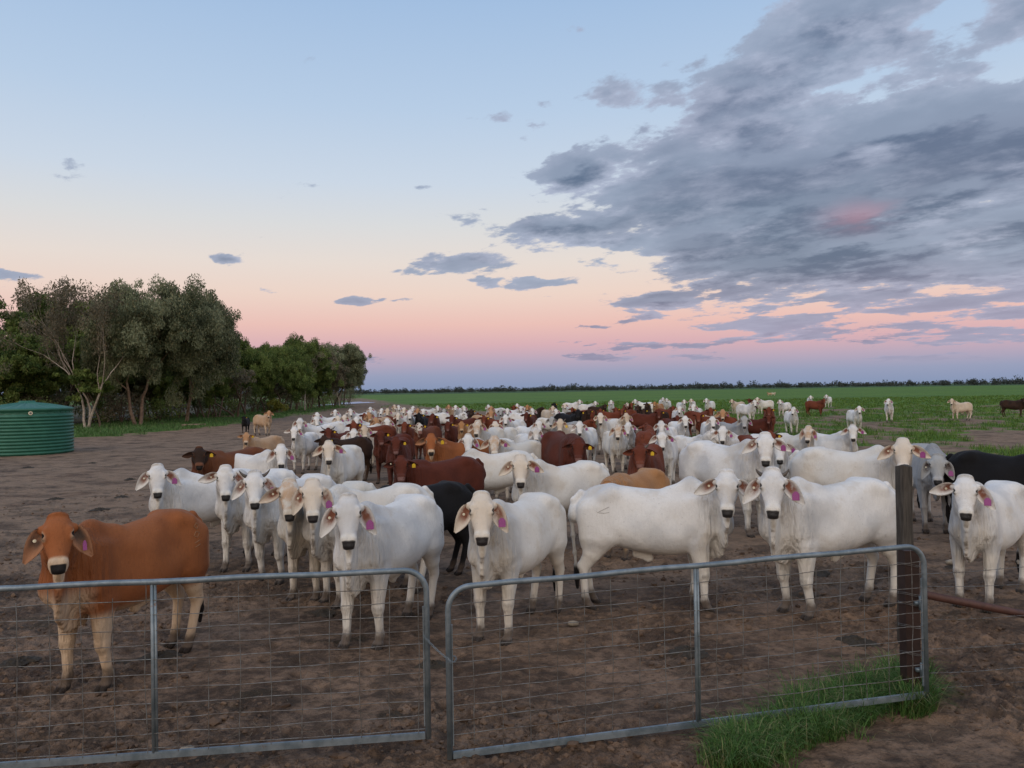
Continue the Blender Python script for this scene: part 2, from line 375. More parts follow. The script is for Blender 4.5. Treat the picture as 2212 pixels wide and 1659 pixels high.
# ------------------------------------------------------------------ signed-distance cattle
class Field:
    def __init__(s, xs, ys, zs):
        s.xs, s.ys, s.zs = xs, ys, zs
        s.f = np.full((len(xs), len(ys), len(zs)), 0.30, np.float32)
    def sub(s, lo, hi):
        ix = slice(max(np.searchsorted(s.xs, lo[0]) - 1, 0), np.searchsorted(s.xs, hi[0]) + 1)
        iy = slice(max(np.searchsorted(s.ys, lo[1]) - 1, 0), np.searchsorted(s.ys, hi[1]) + 1)
        iz = slice(max(np.searchsorted(s.zs, lo[2]) - 1, 0), np.searchsorted(s.zs, hi[2]) + 1)
        return ix, iy, iz
    def pts(s, sl):
        return s.xs[sl[0]][:, None, None], s.ys[sl[1]][None, :, None], s.zs[sl[2]][None, None, :]
    def union(s, sl, d, k):
        f = s.f[sl]
        h = np.maximum(k - np.abs(f - d), 0) / k
        s.f[sl] = np.minimum(f, d) - h * h * k * 0.25
    def carve(s, c, r, k=0.01):
        lo = [c[i] - r - k - .01 for i in range(3)]; hi = [c[i] + r + k + .01 for i in range(3)]
        sl = s.sub(lo, hi); x, y, z = s.pts(sl)
        d = r - np.sqrt((x - c[0]) ** 2 + (y - c[1]) ** 2 + (z - c[2]) ** 2); f = s.f[sl]
        h = np.maximum(k - np.abs(f - d), 0) / k
        s.f[sl] = np.maximum(f, d) + h * h * k * 0.25
    def cone(s, a, bb, ra, rb, k=0.05, up=(0, 0, 1), wav=None):
        """tapered limb from a to b; ra, rb = radius or (side, up) radii"""
        a = np.array(a, float); bb = np.array(bb, float)
        ra = (ra, ra) if not isinstance(ra, tuple) else ra; rb = (rb, rb) if not isinstance(rb, tuple) else rb
        m = max(*ra, *rb) + k + 0.03
        sl = s.sub(np.minimum(a, bb) - m, np.maximum(a, bb) + m)
        x, y, z = s.pts(sl)
        ab = bb - a; L = max(np.linalg.norm(ab), 1e-6); ax = ab / L
        up = np.array(up, float); sd_ = np.cross(up, ax)
        if np.linalg.norm(sd_) < 1e-3: sd_ = np.cross((1, 0, 0), ax)
        sd_ /= np.linalg.norm(sd_); uu = np.cross(ax, sd_)
        px, py, pz = x - a[0], y - a[1], z - a[2]
        al = px * ax[0] + py * ax[1] + pz * ax[2]; t = np.clip(al / L, 0, 1)
        ls = px * sd_[0] + py * sd_[1] + pz * sd_[2]; lu = px * uu[0] + py * uu[1] + pz * uu[2]; la = al - t * L
        if wav: ls = ls + wav[0] * np.sin(wav[1] * lu + wav[2] + wav[3] * al)
        rs = ra[0] + (rb[0] - ra[0]) * t; ru = ra[1] + (rb[1] - ra[1]) * t; rl = np.minimum(rs, ru)
        k0 = np.sqrt((ls / rs) ** 2 + (lu / ru) ** 2 + (la / rl) ** 2) + 1e-6
        k1 = np.sqrt((ls / rs ** 2) ** 2 + (lu / ru ** 2) ** 2 + (la / rl ** 2) ** 2) + 1e-6
        s.union(sl, k0 * (k0 - 1) / k1, k)
    def loft(s, O, ax, sd_, up, st, k=0.05, taper=0.15, m=0.12, p=2.3):
        """st rows: (t along, top, bottom, half width)"""
        st = np.array(st, float); O = np.array(O, float)
        t0, t1 = st[0, 0], st[-1, 0]
        cs_ = []
        for t_, hi_, lo_, w_ in st:
            for q in (hi_, lo_):
                for sg in (-1, 1): cs_.append(O + ax * t_ + up * q + sd_ * sg * w_)
        cs_ = np.array(cs_); sl = s.sub(cs_.min(0) - m, cs_.max(0) + m)
        x, y, z = s.pts(sl); px, py, pz = x - O[0], y - O[1], z - O[2]
        al = px * ax[0] + py * ax[1] + pz * ax[2]; ls = px * sd_[0] + py * sd_[1] + pz * sd_[2]; lu = px * up[0] + py * up[1] + pz * up[2]
        tt = np.clip(al, t0, t1); shp = np.broadcast(al, ls).shape
        T = np.linspace(t0, t1, 160)
        def sm(c):
            v = np.interp(T, st[:, 0], st[:, c]); kk = np.ones(13) / 13
            return np.convolve(np.pad(v, 6, 'edge'), kk, 'valid')
        top, bot, w = sm(1), sm(2), sm(3)
        tp = np.interp(tt, T, top); bo = np.interp(tt, T, bot); w = np.interp(tt, T, w)
        h = (tp - bo) / 2; c = (tp + bo) / 2; nz = (lu - c) / h
        w = w * (1 - taper * np.clip(nz, -1, 1))
        la = (al - tt); rl = np.minimum(w, h)
        k0 = (np.abs(ls / w) ** p + np.abs(nz) ** p + np.abs(la / rl) ** p) ** (1 / p) + 1e-6
        g = np.sqrt((ls / w ** 2) ** 2 + (nz / h) ** 2 + (la / rl ** 2) ** 2) + 1e-6
        rad = np.sqrt((ls / w) ** 2 + nz ** 2 + (la / rl) ** 2) + 1e-6
        s.union(sl, rad * (k0 - 1) / g, k)
    def surface(s):
        f = s.f; ins = f < 0
        nx, ny, nz = f.shape
        c = np.zeros((nx - 1, ny - 1, nz - 1), np.int8)
        for dx in (0, 1):
            for dy in (0, 1):
                for dz_ in (0, 1): c += ins[dx:nx - 1 + dx, dy:ny - 1 + dy, dz_:nz - 1 + dz_]
        act = (c > 0) & (c < 8); I, J, K = np.nonzero(act); n = len(I)
        idx = np.full(act.shape, -1, np.int32); idx[I, J, K] = np.arange(n)
        acc = np.zeros((n, 3)); cnt = np.zeros(n); G = (s.xs, s.ys, s.zs)
        for axis in range(3):
            for o1 in (0, 1):
                for o2 in (0, 1):
                    o = [0, 0, 0]; oth = [q for q in range(3) if q != axis]; o[oth[0]] = o1; o[oth[1]] = o2
                    A = (I + o[0], J + o[1], K + o[2]); e = [0, 0, 0]; e[axis] = 1; B = (A[0] + e[0], A[1] + e[1], A[2] + e[2])
                    fa = f[A]; fb = f[B]; cr = (fa < 0) != (fb < 0)
                    t = np.where(cr, fa / np.where(cr, fa - fb, 1), 0)
                    for q in range(3):
                        ga = G[q][A[q]]; gb = G[q][B[q]]
                        acc[:, q] += np.where(cr, ga + (gb - ga) * t, 0)
                    cnt += cr
        V = acc / cnt[:, None]
        Q = []
        for axis in range(3):
            sl0 = [slice(None)] * 3; sl1 = [slice(None)] * 3
            sl0[axis] = slice(0, -1); sl1[axis] = slice(1, None)
            a_, b_ = ins[tuple(sl0)], ins[tuple(sl1)]
            cr = a_ != b_; p = np.array(np.nonzero(cr)); inv = a_[tuple(p)]
            oth = [q for q in range(3) if q != axis]
            ok = (p[oth[0]] > 0) & (p[oth[1]] > 0) & (p[oth[0]] < f.shape[oth[0]] - 1) & (p[oth[1]] < f.shape[oth[1]] - 1)
            p = p[:, ok]; inv = inv[ok]
            def cell(d1, d2):
                q = p.copy(); q[oth[0]] -= d1; q[oth[1]] -= d2; return idx[q[0], q[1], q[2]]
            quad = np.stack([cell(1, 1), cell(0, 1), cell(0, 0), cell(1, 0)], 1)
            fl = inv if axis != 1 else ~inv
            quad[~fl] = quad[~fl][:, ::-1]
            Q.append(quad)
        Q = np.concatenate(Q); Q = Q[(Q >= 0).all(1)]
        return V, Q

def axis_grid(lo, hi, h, flo, fhi, hf):
    a = [lo]
    while a[-1] < hi:
        x = a[-1]; step = hf if flo - h < x < fhi else h
        a.append(x + step)
    return np.array(a, np.float32)

def ssm(x, a, b_): 
    t = np.clip((x - a) / (b_ - a), 0, 1); return t * t * (3 - 2 * t)

TORSO = [(-0.86, 1.15, .96, .07), (-0.81, 1.245, .88, .15), (-0.71, 1.345, .80, .235), (-0.56, 1.385, .715, .265), (-0.40, 1.375, .665, .272), (-0.2, 1.345, .62, .30), (0, 1.325, .585, .315),
         (0.2, 1.32, .575, .305), (0.38, 1.335, .60, .27), (0.52, 1.335, .64, .235), (0.65, 1.27, .70, .19), (0.76, 1.16, .80, .12)]
COWS = {}
def build_cow(turn, kind='brahman', hump=.5, hk=.94, stance=0, pose='up', vox=0.02, horns=0, earpose=0, girth=1.0, hz=0.0):
    """heading +X, origin on the ground under the body centre"""
    T = R(turn); seed = random.Random(stance * 31 + 5)
    bra = kind == 'brahman'
    # neck and head placement
    N0 = np.array((0.56, 0, 1.10))
    if pose == 'up':
        pz = (1.53 if bra else 1.45) + hz; reach = 0.42; pit = 57
    elif pose == 'low':
        pz = 1.28 + hz; reach = 0.50; pit = 58
    else:
        pz = 0.62 + hz; reach = 0.50; pit = 62
    a_n = T * 0.62
    if abs(turn) > 115: a_n = T * 0.7
    hd = np.array((math.cos(a_n), math.sin(a_n), 0))
    poll = N0 + hd * reach; poll[2] = pz
    hf = np.array((math.cos(T), math.sin(T), 0.0)); hs = np.array((-math.sin(T), math.cos(T), 0.0))   # forward, the animal's left
    ph = R(pit)
    ha = hf * math.cos(ph) + np.array((0, 0, -math.sin(ph))); hn = hf * math.sin(ph) + np.array((0, 0, math.cos(ph)))
    O = poll - hn * 0.02 + ha * 0.02
    h = vox; hfv = max(vox * 0.62, 0.0075)
    KH = hk; hc = O + ha * 0.24 * KH
    mn = np.minimum(hc - 0.30, 9); mx = hc + 0.30
    xs = axis_grid(-1.02, max(1.0, mx[0] + 0.05), h, mn[0], mx[0], hfv)
    ys = axis_grid(min(-0.42, mn[1] - .05), max(0.42, mx[1] + .05), h, mn[1], mx[1], hfv)
    zs = axis_grid(-0.04, max(1.62, poll[2] + 0.16), h, mn[2], mx[2], hfv)
    Fd = Field(xs, ys, zs)
    e = np.eye(3)
    tor = [(a, b_, c + .02, d * girth * .93) for a, b_, c, d in TORSO]
    if not bra: tor = [(a, b_ - 0.01, c - 0.03, d * 1.05) for a, b_, c, d in tor]
    Fd.loft((0, 0, 0), e[0], e[1], e[2], tor, 0.05, taper=0.20)
    # hooks, pins and spine
    for s_ in (1, -1):
        Fd.cone((-0.46, s_ * .14, 1.30), (-0.55, s_ * .185, 1.265), .06, .055, .12)
        Fd.cone((-0.62, s_ * .13, 1.12), (-0.62, s_ * .16, .82), (.12, .19), (.115, .19), .08, up=(1, 0, 0))
        Fd.carve((-0.30, s_ * .47, 1.16), .205, .14); Fd.carve((0.26, s_ * .46, 1.08), .185, .14)
        Fd.cone((-0.73, s_ * .115, 1.12), (-0.735, s_ * .135, .72), (.085, .10), (.055, .075), .08, up=(1, 0, 0))
        Fd.cone((0.47, s_ * .125, 1.20), (0.52, s_ * .17, .88), (.085, .15), (.085, .13), .07, up=(1, 0, 0))
    if bra:
        hz_ = (0, .025, -.02)[stance % 3]
        Fd.cone((0.20, 0, 1.29), (0.42, 0, 1.32 + .06 * hump + hz_ * hump), (.07, .06), (.070, .080), .10)
        Fd.cone((0.42, 0, 1.32 + .06 * hump + hz_ * hump), (0.52, 0, 1.27 + .05 * hump), (.070, .080), (.09, .09), .10)
        Fd.cone((-0.06, 0, .575), (-0.20, 0, .62), (.025, .06), (.03, .06), .05)
        Fd.cone((-0.03, 0, .545), (-0.05, 0, .535), .028, .022, .05)
    else:
        Fd.cone((0.30, 0, 1.30), (0.46, 0, 1.31), (.09, .06), (.10, .07), .08)
    # legs
    so = [seed.uniform(-.09, .09) for _ in range(4)]
    feet = []
    for i, (s_, fr) in enumerate(((1, 1), (-1, 1), (1, 0), (-1, 0))):
        o = so[i]
        if fr:
            el_ = (0.47, s_ * .175, .76); kn = (0.50 + o * .5, s_ * .16, .40); fe = (0.475 + o, s_ * .155, .125); ho = (0.505 + o, s_ * .155, .045)
            Fd.cone(el_, kn, (.09, .125), (.054, .062), .05, up=(1, 0, 0))
            Fd.cone(kn, (kn[0] + .002, kn[1], kn[2] - .03), .057, .052, .03)
            Fd.cone(kn, fe, .049, .038, .02)
        else:
            st_ = (-0.55, s_ * .16, .84); kn = (-0.745 + o * .5, s_ * .135, .47); fe = (-0.69 + o, s_ * .135, .14); ho = (-0.65 + o, s_ * .135, .045)
            Fd.cone(st_, (-0.67 + o * .25, s_ * .145, .62), (.105, .165), (.068, .098), .06, up=(1, 0, 0))
            Fd.cone((-0.67 + o * .25, s_ * .145, .62), kn, (.066, .094), (.050, .068), .03, up=(1, 0, 0))
            Fd.cone((kn[0] - .02, kn[1], kn[2] + .03), (kn[0] - .005, kn[1], kn[2] - .04), (.035, .045), (.036, .05), .03, up=(1, 0, 0))
            Fd.cone(kn, fe, .048, .039, .02)
        Fd.cone(fe, (fe[0] + .01, fe[1], fe[2] - .02), .043, .042, .02)
        Fd.cone(fe, ho, .036, .046, .02)
        for q in (-1, 1):
            Fd.cone((ho[0] + .012, ho[1] + q * .026, .045), (ho[0] + .055, ho[1] + q * .028, .012), .032, .026, .010)
        feet.append(ho)
    # tail
    tl = [(-0.80, 0, 1.28), (-0.885, 0, 1.20), (-0.915, 0, 1.02), (-0.90, .01, .80), (-0.885, .02, .60), (-0.87, .03, .45)]
    rr = [.045, .034, .026, .022, .018, .016]
    for q in range(5): Fd.cone(tl[q], tl[q + 1], max(rr[q], vox * .75), max(rr[q + 1], vox * .75), .03)
    Fd.cone(tl[5], (-0.865, .03, .33), .030, .036, .02); Fd.cone((-0.865, .03, .33), (-0.86, .03, .20), .036, .018, .02)
    # neck: a bent column of ovals
    P0 = np.array((0.50, 0, 1.08)); P3 = O + ha * 0.06 - hn * 0.10
    P1 = P0 + np.array((0.22, 0, 0.10)); P2 = P3 - hf * 0.14 + np.array((0, 0, -0.04))
    def bez(t): return P0 * (1 - t) ** 3 + P1 * 3 * t * (1 - t) ** 2 + P2 * 3 * t * t * (1 - t) + P3 * t ** 3
    NS = 7
    for q in range(NS):
        t0, t1 = q / NS, (q + 1) / NS
        w0, w1 = [.165 - .075 * t for t in (t0, t1)]; u0, u1 = [.245 - .125 * t for t in (t0, t1)]
        if not bra: w0, w1 = w0 * 1.1, w1 * 1.1
        Fd.cone(bez(t0), bez(t1), (w0, u0), (w1, u1), .06)
    # dewlap
    if pose != 'graze':
        D0 = O + ha * 0.30 - hn * 0.13; D3 = np.array((0.56, 0, .62)); D1 = D0 * .6 + np.array((0.70, 0, .9)) * .4 + np.array((0, 0, -.07)); D2 = np.array((0.76, 0.0, .70))
        def bd(t): return D0 * (1 - t) ** 3 + D1 * 3 * t * (1 - t) ** 2 + D2 * 3 * t * t * (1 - t) + D3 * t ** 3
        N_ = 14; am = 1.0 if bra else 0.5
        for q in range(N_):
            t0, t1 = q / N_, (q + 1) / N_
            r0, r1 = [(.058 + .088 * math.sin(math.pi * min(t * .75 + .08, 1)) + .016 * math.sin(t * 21 + stance) * (t > .1)) * am for t in (t0, t1)]
            A, B = bd(t0), bd(t1)
            A = A + np.array((0, 0, .02)); B = B + np.array((0, 0, .02))
            Fd.cone(A, B, (max(.026, vox * .8), r0), (max(.028, vox * .8), r1), .055, wav=None)
        # brisket and throat
        if bra: Fd.cone((0.60, .01, .66), (0.50, -.01, .60), (.030, .075), (.026, .05), .05, wav=(.012, 30, 0, 14) if vox < .02 else None)
        Fd.cone((0.55, 0, .84), (0.68, 0, .88), (.12, .17), (.09, .15), .09)
        Fd.cone(O + ha * 0.16 - hn * 0.14, bez(.55) + np.array((0, 0, -.12)), (.055, .07), (.07, .11), .06)
    # head
    if bra: HD = [(-0.055, .035, -.07, .088), (-0.01, .066, -.13, .110), (0.06, .086, -.175, .118), (0.145, .082, -.185, .121), (0.20, .066, -.175, .110), (0.28, .050, -.145, .086), (0.36, .042, -.115, .078), (0.43, .040, -.095, .083), (0.475, .034, -.085, .079), (0.50, .015, -.06, .062)]
    else: HD = [(-0.04, .03, -.06, .07), (0.0, .055, -.13, .100), (0.07, .068, -.175, .112), (0.13, .066, -.18, .116), (0.18, .058, -.17, .104), (0.25, .046, -.145, .086), (0.32, .040, -.12, .078), (0.38, .040, -.10, .082), (0.42, .034, -.09, .078), (0.445, .015, -.06, .06)]
    HD = [(a_ * .89, b_, c_ * .95, d_ * .98) for a_, b_, c_, d_ in HD]
    Fd.loft(O, ha, hs, hn, [tuple(q_ * KH for q_ in r_) for r_ in HD], .03, taper=0.10 if bra else 0.04, m=.05, p=2.5)
    HL = HD[-1][0]
    te = 0.142 if bra else 0.128                      # eye station
    ew = (.113 if bra else .110)
    def hp(t, sd_, n_): return O + (ha * t + hs * sd_ + hn * n_) * KH
    for s_ in (1, -1):
        Fd.cone(hp(te - .045, s_ * (ew - .022), .040), hp(te + .015, s_ * (ew - .008), .034), .028, .024, .030)     # brow
        Fd.cone(hp(te + .03, s_ * (ew - .035), -.015), hp(te + .12, s_ * .06, -.03), .030, .022, .04)                 # cheek ridge
        Fd.cone(hp(0.06, s_ * .08, -.03), hp(0.05, s_ * .125, -.035), .042, .036, .03)                             # ear base
        Fd.cone(hp(HL - .055, s_ * .040, .012), hp(HL - .02, s_ * .034, -.005), .032, .030, .02)                       # nostril wing
    Fd.cone(hp(HL - .10, 0, -.095), hp(HL - .03, 0, -.085), (.050, .022), (.045, .022), .02, up=hn)                    # lower lip
    if vox < 0.02:
        for s_ in (1, -1):
            Fd.carve(hp(te + .002, s_ * (ew + .004), .040), .016, .012)
            Fd.carve(hp(HL - .004, s_ * .034, .004), .011, .008)
    V, Q = Fd.surface()
    # masks: m1 = (nose, pale, mud), m2 = (black, inner ear, head)
    rel = (V - O) / KH; t = rel @ ha; sd_ = rel @ hs; n_ = rel @ hn
    head = ssm(t, -.10, 0.0) * (1 - ssm(np.abs(sd_), .15, .2)) * ssm(n_, -.27, -.20) * (np.linalg.norm(V - hc, axis=1) < .36)
    nose = ssm(t, HL - .030, HL - .022) * ssm(n_, -.044, -.036) * (1 - ssm(np.abs(sd_), .050 + .3 * (n_ + .01), .059 + .3 * (n_ + .01))) * (n_ < .06)
    nose = nose * (np.linalg.norm(V - hc, axis=1) < .34)
    lipm = ssm(t, HL - .02, HL - .0) * (n_ > -.075) * (n_ < -.045) * (np.abs(sd_) < .05) * (np.linalg.norm(V - hc, axis=1) < .34) * 0
    belly = ssm(-V[:, 2], -.72, -.60) * (np.abs(V[:, 1]) < .26)
    legs_in = ssm(-V[:, 2], -.62, -.35)
    muz = ssm(t, HL - .115, HL - .075) * head
    eyer = np.zeros(len(V))
    for s_ in (1, -1):
        dd = np.sqrt(((t - te) / 1.5) ** 2 + (sd_ - s_ * ew) ** 2 + (n_ - .03) ** 2); eyer = np.maximum(eyer, (1 - ssm(dd, .024, .042)) * head)
    rump = ssm(-V[:, 0], .70, .84) * ssm(-V[:, 2], -1.15, -.95)
    brisk = ssm(V[:, 0], .55, .68) * ssm(-V[:, 2], -1.0, -.80) * (1 - head)
    pale = np.clip(np.maximum.reduce([belly, legs_in, muz, eyer, rump * .9, brisk * .9]), 0, 1)
    mud = np.clip(np.maximum(ssm(-V[:, 2], -.34, .02) * .85, .34 * np.exp(-((V[:, 2] - .40) / .05) ** 2) * (V[:, 0] > .50)), 0, 1)
    hoof = 1 - ssm(V[:, 2], .045, .06)
    switch = ssm(-V[:, 2], -.50, -.42) * (V[:, 0] < -.83)
    inner = ssm(-V[:, 2], -1, -.9) * 0
    m1 = np.stack([nose, pale, mud], 1)
    eyem = np.zeros(len(V))
    for s_ in (1, -1):
        dd = np.sqrt(((t - te) / 1.5) ** 2 + (sd_ - s_ * (ew - .004)) ** 2 + ((n_ - .034) / .9) ** 2); eyem = np.maximum(eyem, (1 - ssm(dd, .023, .034)))
    m2 = np.stack([np.maximum(switch, hoof * .8), inner, head], 1); m2[:, 0] = np.maximum(m2[:, 0], eyem)
    Vs = [V]; Qs = [Q]; M1 = [m1]; M2 = [m2]; nv = len(V)
    # eyes
    for s_ in (1, -1):
        c = hp(te + .003, s_ * (ew - .010), .034); vv = []; qq = []
        nu, nw = 10, 7
        for a in range(nw):
            for c_ in range(nu):
                th = math.pi * (a + .5) / nw; fi = 2 * math.pi * c_ / nu
                vv.append(c + 0.0190 * (ha * math.cos(th) + hs * math.sin(th) * math.cos(fi) + hn * math.sin(th) * math.sin(fi)))
        for a in range(nw - 1):
            for c_ in range(nu): qq.append((nv + a * nu + c_, nv + a * nu + (c_ + 1) % nu, nv + (a + 1) * nu + (c_ + 1) % nu, nv + (a + 1) * nu + c_))
        Vs.append(np.array(vv)); Qs.append(np.array(qq)); M1.append(np.zeros((len(vv), 3))); M2.append(np.tile((1.0, 0, 1.0), (len(vv), 1))); nv += len(vv)
    # ears
    tags = []
    EL, EW = (.245 * KH / .94, .078 * KH / .94) if bra else (.19, .058)
    eup = np.array((0, 0, 1.0))
    er = random.Random(stance * 7 + earpose)
    for s_ in (1, -1):
        dr = R({0: 40, 1: 22, 2: 55, 3: 8}[earpose % 4] + er.uniform(-8, 8)) if bra else R(8 + er.uniform(-6, 8))
        if earpose == 4 and s_ == -1: dr = R(2)
        od = hs * s_ * math.cos(dr) - eup * math.sin(dr) + hf * .10; od /= np.linalg.norm(od)
        fn = hf * .92 + hs * s_ * .30 - eup * .12; fn = fn - od * (fn @ od); fn /= np.linalg.norm(fn)
        wd = np.cross(fn, od); wd = wd / np.linalg.norm(wd)
        if wd[2] > 0: wd = -wd
        base_ = hp(0.055, s_ * .118, -.032); nu, nw = 11, 9; vv = []; mm = []
        for i in range(nu):
            u = i / (nu - 1)
            wu = EW * (math.sin(math.pi * min(u ** .85 * .86 + .13, 1.0)) ** .75 * .92 + .03) if i < nu - 1 else .012
            cl = base_ + od * EL * u - eup * (.05 * u * u if bra else .0) + hf * (.015 * math.sin(u * 3))
            for side in (0, 1):
                rngj = range(nw) if side == 0 else range(nw - 2, 0, -1)
                for j in rngj:
                    v_ = -1 + 2 * j / (nw - 1)
                    cup = (.030 if u < .75 else .012) * (v_ * v_ - .35) + .018 * (1 - u) * abs(v_)
                    off = cup - (0.008 * math.sqrt(max(0, 1 - v_ * v_)) if side == 1 else 0)
                    vv.append(cl + wd * (wu * v_ + .012 * math.sin(u * 2.6)) + fn * off)
                    mm.append((0, (1 - side) * (1 - ssm(abs(v_ + .12), .35, .85)) * ssm(u, -.05, .10) * (1 - ssm(u, .38, .78)), 1))
        nr = nw + nw - 2; qq = []
        for i in range(nu - 1):
            for j in range(nr):
                q4 = (nv + i * nr + j, nv + i * nr + (j + 1) % nr, nv + (i + 1) * nr + (j + 1) % nr, nv + (i + 1) * nr + j)
                qq.append(q4 if s_ == 1 else q4[::-1])
        Vs.append(np.array(vv)); Qs.append(np.array(qq)); M2.append(np.array(mm, float))
        M1.append(np.stack([np.zeros(len(vv)), np.full(len(vv), .25), np.zeros(len(vv))], 1)); nv += len(vv)
        tp = base_ + od * EL * .58 - eup * (.018 if bra else .0) + fn * .034 + wd * .004
        tags.append((tp, fn, wd, od))
    V = np.concatenate(Vs); Q = np.concatenate(Qs)
    me = mesh_np('cow_body', V, Q)
    attr(me, 'm1', np.concatenate(M1)); attr(me, 'm2', np.concatenate(M2))
    # ear tag on the animal's left ear, button tag on the right ear
    def tagmesh():
        p, fn, wd, od = tags[0]; dn = np.array((0, 0, -1.0)); dn = dn - fn * (dn @ fn); dn /= np.linalg.norm(dn); sx_ = np.cross(fn, dn)
        w_, hh = (.034, .086) if hk > .9 else (.014, .078)
        shp = [(-.35 * w_, 0), (-w_, .3 * hh), (-w_, hh), (w_, hh), (w_, .3 * hh), (.35 * w_, 0)]
        if not bra: shp = [(x * .85, y * .8) for x, y in shp]
        vs = []
        for z_ in (0, .004):
            for x_, y_ in shp: vs.append(tuple(p + sx_ * x_ + dn * (y_ - .02) + fn * z_))
        fs = [tuple(range(6))[::-1], tuple(range(6, 12))] + [(i, (i + 1) % 6, 6 + (i + 1) % 6, 6 + i) for i in range(6)]
        m_ = bpy.data.meshes.new('ear_tag'); m_.from_pydata(vs, [], fs); return m_
    def butmesh():
        p, fn, wd, od = tags[1]; p = p - od * EL * .25 + fn * .004 - wd * .012; mb = MB()
        mb.tube([Vector(p), Vector(p + fn * .006)], .013, 10); mb.tube([Vector(p + fn * .006), Vector(p + fn * .010)], .006, 8)
        m_ = bpy.data.meshes.new('button_tag'); m_.from_pydata([tuple(v) for v in mb.V], [], mb.Fc); return m_
    def hornmesh(s_):
        mb = MB(); L_ = (.13, .20, .09)[horns - 1]
        p0 = hp(-.01, s_ * .085, -.03); out_ = hs * s_; pts = []; rad = []
        for i in range(7):
            u = i / 6; pts.append(Vector(p0 + out_ * L_ * (u - .15 * u * u) + eup * L_ * .55 * u * u + (-ha) * .02 * u)); rad.append(.024 * (1 - u) ** .7 + .004)
        mb.tube(pts, rad, 8)
        m_ = bpy.data.meshes.new('horn'); m_.from_pydata([tuple(v) for v in mb.V], [], mb.Fc)
        for p in m_.polygons: p.use_smooth = True
        return m_
    return dict(body=me, tag=tagmesh(), button=butmesh(), horns=[hornmesh(1), hornmesh(-1)] if horns else [], poll=poll)

# ------------------------------------------------------------------ coats
COATS = {  # base, darker patch, pale, nose, face (or None), ear inner
    'white': ((.70, .70, .69), (.50, .51, .52), (.67, .65, .60), (.018, .017, .018), None, (.20, .075, .045)),
    'white2': ((.67, .66, .63), (.60, .555, .49), (.66, .62, .55), (.020, .017, .018), (.64, .57, .48), (.22, .085, .05)),
    'brownpoll': ((.62, .60, .55), (.50, .49, .47), (.62, .56, .47), (.018, .017, .018), (.50, .36, .25), (.20, .075, .045)),
    'cream': ((.55, .46, .36), (.46, .37, .28), (.60, .54, .45), (.02, .018, .018), None, (.2, .08, .05)),
    'grey': ((.30, .31, .32), (.20, .21, .23), (.42, .42, .42), (.012, .012, .014), (.36, .37, .37), (.06, .04, .035)),
    'tan': ((.44, .30, .19), (.36, .23, .14), (.55, .45, .34), (.03, .025, .022), (.40, .22, .11), (.16, .07, .04)),
    'orange': ((.285, .100, .037), (.20, .066, .025), (.58, .45, .32), (.018, .017, .018), (.30, .105, .040), (.10, .070, .055)),
    'gold': ((.36, .18, .075), (.28, .13, .05), (.50, .36, .22), (.05, .03, .025), None, (.2, .08, .04)),
    'red': ((.155, .044, .024), (.105, .030, .018), (.16, .055, .035), (.20, .10, .085), None, (.06, .02, .015)),
    'darkred': ((.098, .027, .017), (.066, .019, .013), (.10, .034, .025), (.20, .11, .10), None, (.03, .012, .01)),
    'baldy': ((.135, .045, .025), (.10, .03, .02), (.16, .06, .04), (.25, .13, .11), (.58, .54, .48), (.07, .025, .02)),
    'brown': ((.040, .022, .016), (.022, .014, .012), (.06, .034, .022), (.012, .011, .011), None, (.02, .012, .01)),
    'duskyhead': ((.145, .055, .026), (.10, .034, .02), (.16, .07, .04), (.015, .013, .013), (.028, .018, .014), (.04, .02, .015)),
    'black': ((.012, .012, .014), (.008, .008, .009), (.016, .015, .015), (.008, .008, .008), None, (.015, .01, .01)),
}
